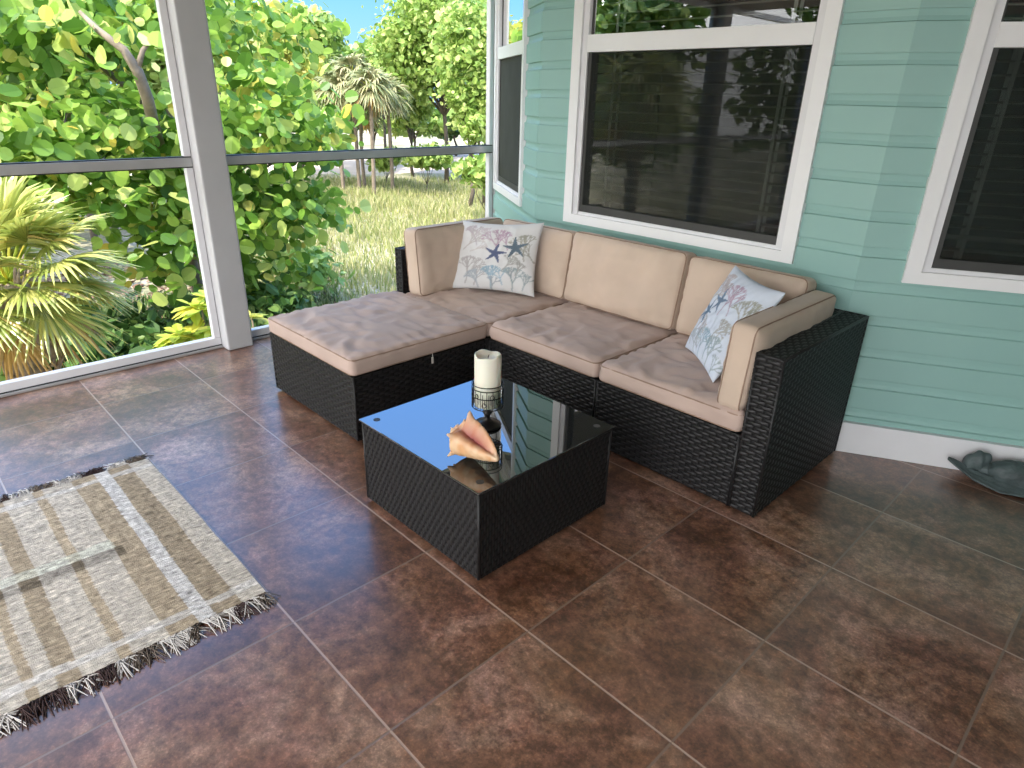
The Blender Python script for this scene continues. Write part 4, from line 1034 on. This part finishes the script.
simple_tree(130, 120, 17, 1.6, 0.8, 'shaded thicket tree behind the lower sea grape leaves', cnt=1700, size=0.10, sd=15, leaf='shrub', group=None)
for i, (px, py, D, rx, lb) in enumerate(((318, 112, 36, 1.6, 'dark low tree on the far side of the sand, left of the slim palms'), (372, 116, 38, 1.8, 'dark low tree seen between the slim palm trunks'), (415, 120, 35, 1.5, 'low tree beyond the sand, left behind the dense green tree'), (455, 118, 37, 1.8, 'low tree beyond the sand, straight behind the dense green tree'), (492, 112, 33, 1.6, 'low tree beyond the sand beside the teal wall'), (270, 105, 34, 2.0, 'low tree beyond the sand behind the sea grape edge'))):
    simple_tree(px, py, D, rx, 0.9, lb, cnt=1300, size=0.17, sd=40 + i, leaf='shrub' if i % 2 else 'treeleaf', group=None, nb=5)
palm('thatch_palm', 'silvery fan palm glimpsed through the sea grape left of its trunk', g_at(85, 15), at(85, 105, 15), 16, 0.25, 0.55, 16, 0.05, M['thatch'], dead=0, droop=0.6, w_=0.03, tmat=M['bark'], seed=31)
# trees seen in the window reflections, to the left of the picture
for i, (x, y, rx, zz) in enumerate(((-11, -5.5, 1.8, 1.6), (-9.5, -9.0, 1.7, 1.4), (-15, -10.5, 2.6, 2.4), (-5.5, -12.0, 2.2, 1.8), (-12.5, -2.6, 1.4, 1.4)  )):
    rg = np.random.default_rng(300 + i); c = np.array([x, y, zz + 0.6])
    bl = [(c + rg.normal(0, 0.5, 3) * rx + np.array([0, 0, 0.5]), (rx * 0.7, rx * 0.7, rx * 0.7)) for _ in range(9)]
    tree('tree', ('green tree reflected in the windows, %s' % ('left of the picture beside the palms', 'farther left of the picture', 'tall and far to the left', 'far behind the viewer, towards the left', 'just outside the left border', 'straight behind the viewer', 'behind the viewer, towards the right')[i]), 'tree', (x, y, GZ), bl, 5000, 0.12, M['treeleaf'], M['darkbark'], 0.09, None, cl=0.25, per=10, n_=6, elong=1.2)
palm('thatch_palm', 'fan palm outside the picture, mirrored in the upper window panes', (-5.6, -5.2, GZ), (-5.5, -5.2, 1.35), 26, 0.4, 0.7, 24, 0.09, M['palmleaf'], dead=3, droop=0.5, w_=0.02, seed=41)

# low plants just outside the sill
def rosette(base, h_, label, seed, leaf='lime', n_=16, L=0.16, group=None, name='plumeria_shrub', cat='shrub'):
    rg = np.random.default_rng(seed); root = thing(name, (base[0], base[1], base[2] - h_), label, cat, group)
    mb_ = MB(); st = MB()
    heads = [np.array(base) + np.array([rg.normal(0, 0.05), rg.normal(0, 0.05), rg.uniform(-0.06, 0.05)]) for _ in range(3)]
    for hd in heads:
        st.tube([(base[0], base[1], base[2] - h_), (np.array(base) + hd) / 2 - EZ * 0.15, hd], [0.012, 0.009, 0.006], 6)
        for i in range(n_):
            az = i * 2.4 + rg.normal(0, 0.2); el_ = rg.uniform(-0.35, 0.9); d = np.array([math.cos(az) * math.cos(el_), math.sin(az) * math.cos(el_), math.sin(el_)])
            sd_ = np.cross(d, EZ); sd_ /= np.linalg.norm(sd_); o = len(mb_.V); LL_ = L * rg.uniform(0.7, 1.1)
            for f, ww in ((0.05, 0.006), (0.35, 0.026), (0.7, 0.030), (1.0, 0.004)):
                p = hd + d * LL_ * f - EZ * 0.35 * LL_ * f * f
                mb_.V += [tuple(p - sd_ * ww), tuple(p - EZ * ww * 0.35), tuple(p + sd_ * ww)]
            for q in range(3): b_ = o + q * 3; mb_.F += [(b_, b_ + 1, b_ + 4, b_ + 3), (b_ + 1, b_ + 2, b_ + 5, b_ + 4)]
    mk('leaves', mb_.V, mb_.F, M[leaf], root); st.build('stem', M['bark'], root, True)
rosette(at(200, 302, 4.45), 1.3, 'lime green leafy shrub tip beside the lower left of the grey post', 51)
rosette(at(178, 342, 4.35), 1.2, 'lime green rosette shrub just above the sill, left of the grey post', 52)
rosette(at(206, 335, 4.30), 1.2, 'lime green rosette shrub touching the foot of the grey post from outside', 53)
rosette(at(254, 325, 4.60), 1.2, 'yellowing shrub tip between the grey post and the ottoman', 54, leaf='yellowleaf', n_=9)
def bush(px, py, D, r, label, leaf, cnt, size, sd, group=None):
    rg = np.random.default_rng(500 + sd); c = at(px, py, D); bs = np.array([c[0], c[1], gz(c[0], c[1]) - 0.05])
    bl = [(c + rg.normal(0, 0.4, 3) * np.array([r, r, r * 0.4]), (r * 0.6, r * 0.6, r * 0.4)) for _ in range(5)]
    tree('bush', label, 'bush', bs, bl, cnt, size, M[leaf], M['darkbark'], 0.02, group, cl=r * 0.25, per=8, n_=6, elong=1.5, fork=0.3, up=0.3, tilt=0.8)
bush(300, 265, 10.0, 0.5, 'open leafy bush in the meadow below the sea grape branch', 'treeleaf', 500, 0.06, 1)
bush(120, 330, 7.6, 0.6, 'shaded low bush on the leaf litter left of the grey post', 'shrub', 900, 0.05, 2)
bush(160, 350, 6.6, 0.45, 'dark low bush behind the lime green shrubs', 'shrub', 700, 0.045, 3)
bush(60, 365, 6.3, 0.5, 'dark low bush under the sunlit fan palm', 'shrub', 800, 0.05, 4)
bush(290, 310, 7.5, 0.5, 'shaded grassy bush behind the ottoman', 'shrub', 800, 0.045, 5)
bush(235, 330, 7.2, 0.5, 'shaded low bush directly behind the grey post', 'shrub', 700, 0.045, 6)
bush(485, 172, 16.5, 0.6, 'round green bush at the meadow edge beside the teal wall', 'treeleaf', 900, 0.07, 7)
bush(425, 158, 22.5, 0.6, 'low bush in the shade under the dense green tree', 'treeleaf', 800, 0.08, 8)
bush(385, 160, 24.5, 0.5, 'small bush beside the palm trunks before the sand', 'treeleaf', 500, 0.08, 9)

# grass and leaf litter
def blades(n_, pxr, Dr, h, w_, rg):
    px = rg.uniform(*pxr, n_); D = Dr[0] + (Dr[1] - Dr[0]) * rg.uniform(0, 1, n_) ** 0.8
    V = []; F = []
    for i in range(n_):
        p = at(px[i], 200, D[i]); z = gz(p[0], p[1]); hh_ = h * rg.uniform(0.5, 1.3) * (0.6 + 0.8 * (0.5 + noise.noise(Vector((p[0] * 0.5, p[1] * 0.5, 5)))))
        a = rg.uniform(0, PI); d = np.array([math.cos(a), math.sin(a), 0]) * w_; ln = rg.normal(0, 0.3, 2) * hh_
        o = len(V); V += [(p[0] - d[0], p[1] - d[1], z), (p[0] + d[0], p[1] + d[1], z), (p[0] + ln[0] * 0.4 + d[0] * 0.7, p[1] + ln[1] * 0.4 + d[1] * 0.7, z + hh_ * 0.6), (p[0] + ln[0] * 0.4 - d[0] * 0.7, p[1] + ln[1] * 0.4 - d[1] * 0.7, z + hh_ * 0.6), (p[0] + ln[0], p[1] + ln[1], z + hh_)]
        F += [(o, o + 1, o + 2, o + 3), (o + 3, o + 2, o + 4)]
    return V, F
rg = np.random.default_rng(77)
V, F = blades(26000, (225, 500), (8.5, 26), 0.22, 0.012, rg)
tag(mk('meadow_grass', V, F, M['grass'], None), 'tall dry yellow-green grass of the open meadow', 'grass', kind='stuff')
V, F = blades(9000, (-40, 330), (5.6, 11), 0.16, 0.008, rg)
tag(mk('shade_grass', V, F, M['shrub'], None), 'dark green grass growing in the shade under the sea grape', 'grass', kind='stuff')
k = 5000; px = rg.uniform(-60, 330, k); D = rg.uniform(5, 14, k); P = []
for a, b_ in zip(px, D):
    p = at(a, 200, b_); P.append((p[0], p[1], gz(p[0], p[1]) + 0.02))
Vv, F = leaves(np.array(P), np.tile([0, 0, 1.0], (k, 1)), 0.05, n_=6, tilt=0.25)
tag(mk('leaf_litter', Vv, F, M['litter'], None), 'brown fallen leaves scattered on the ground outside', 'leaves', kind='stuff')
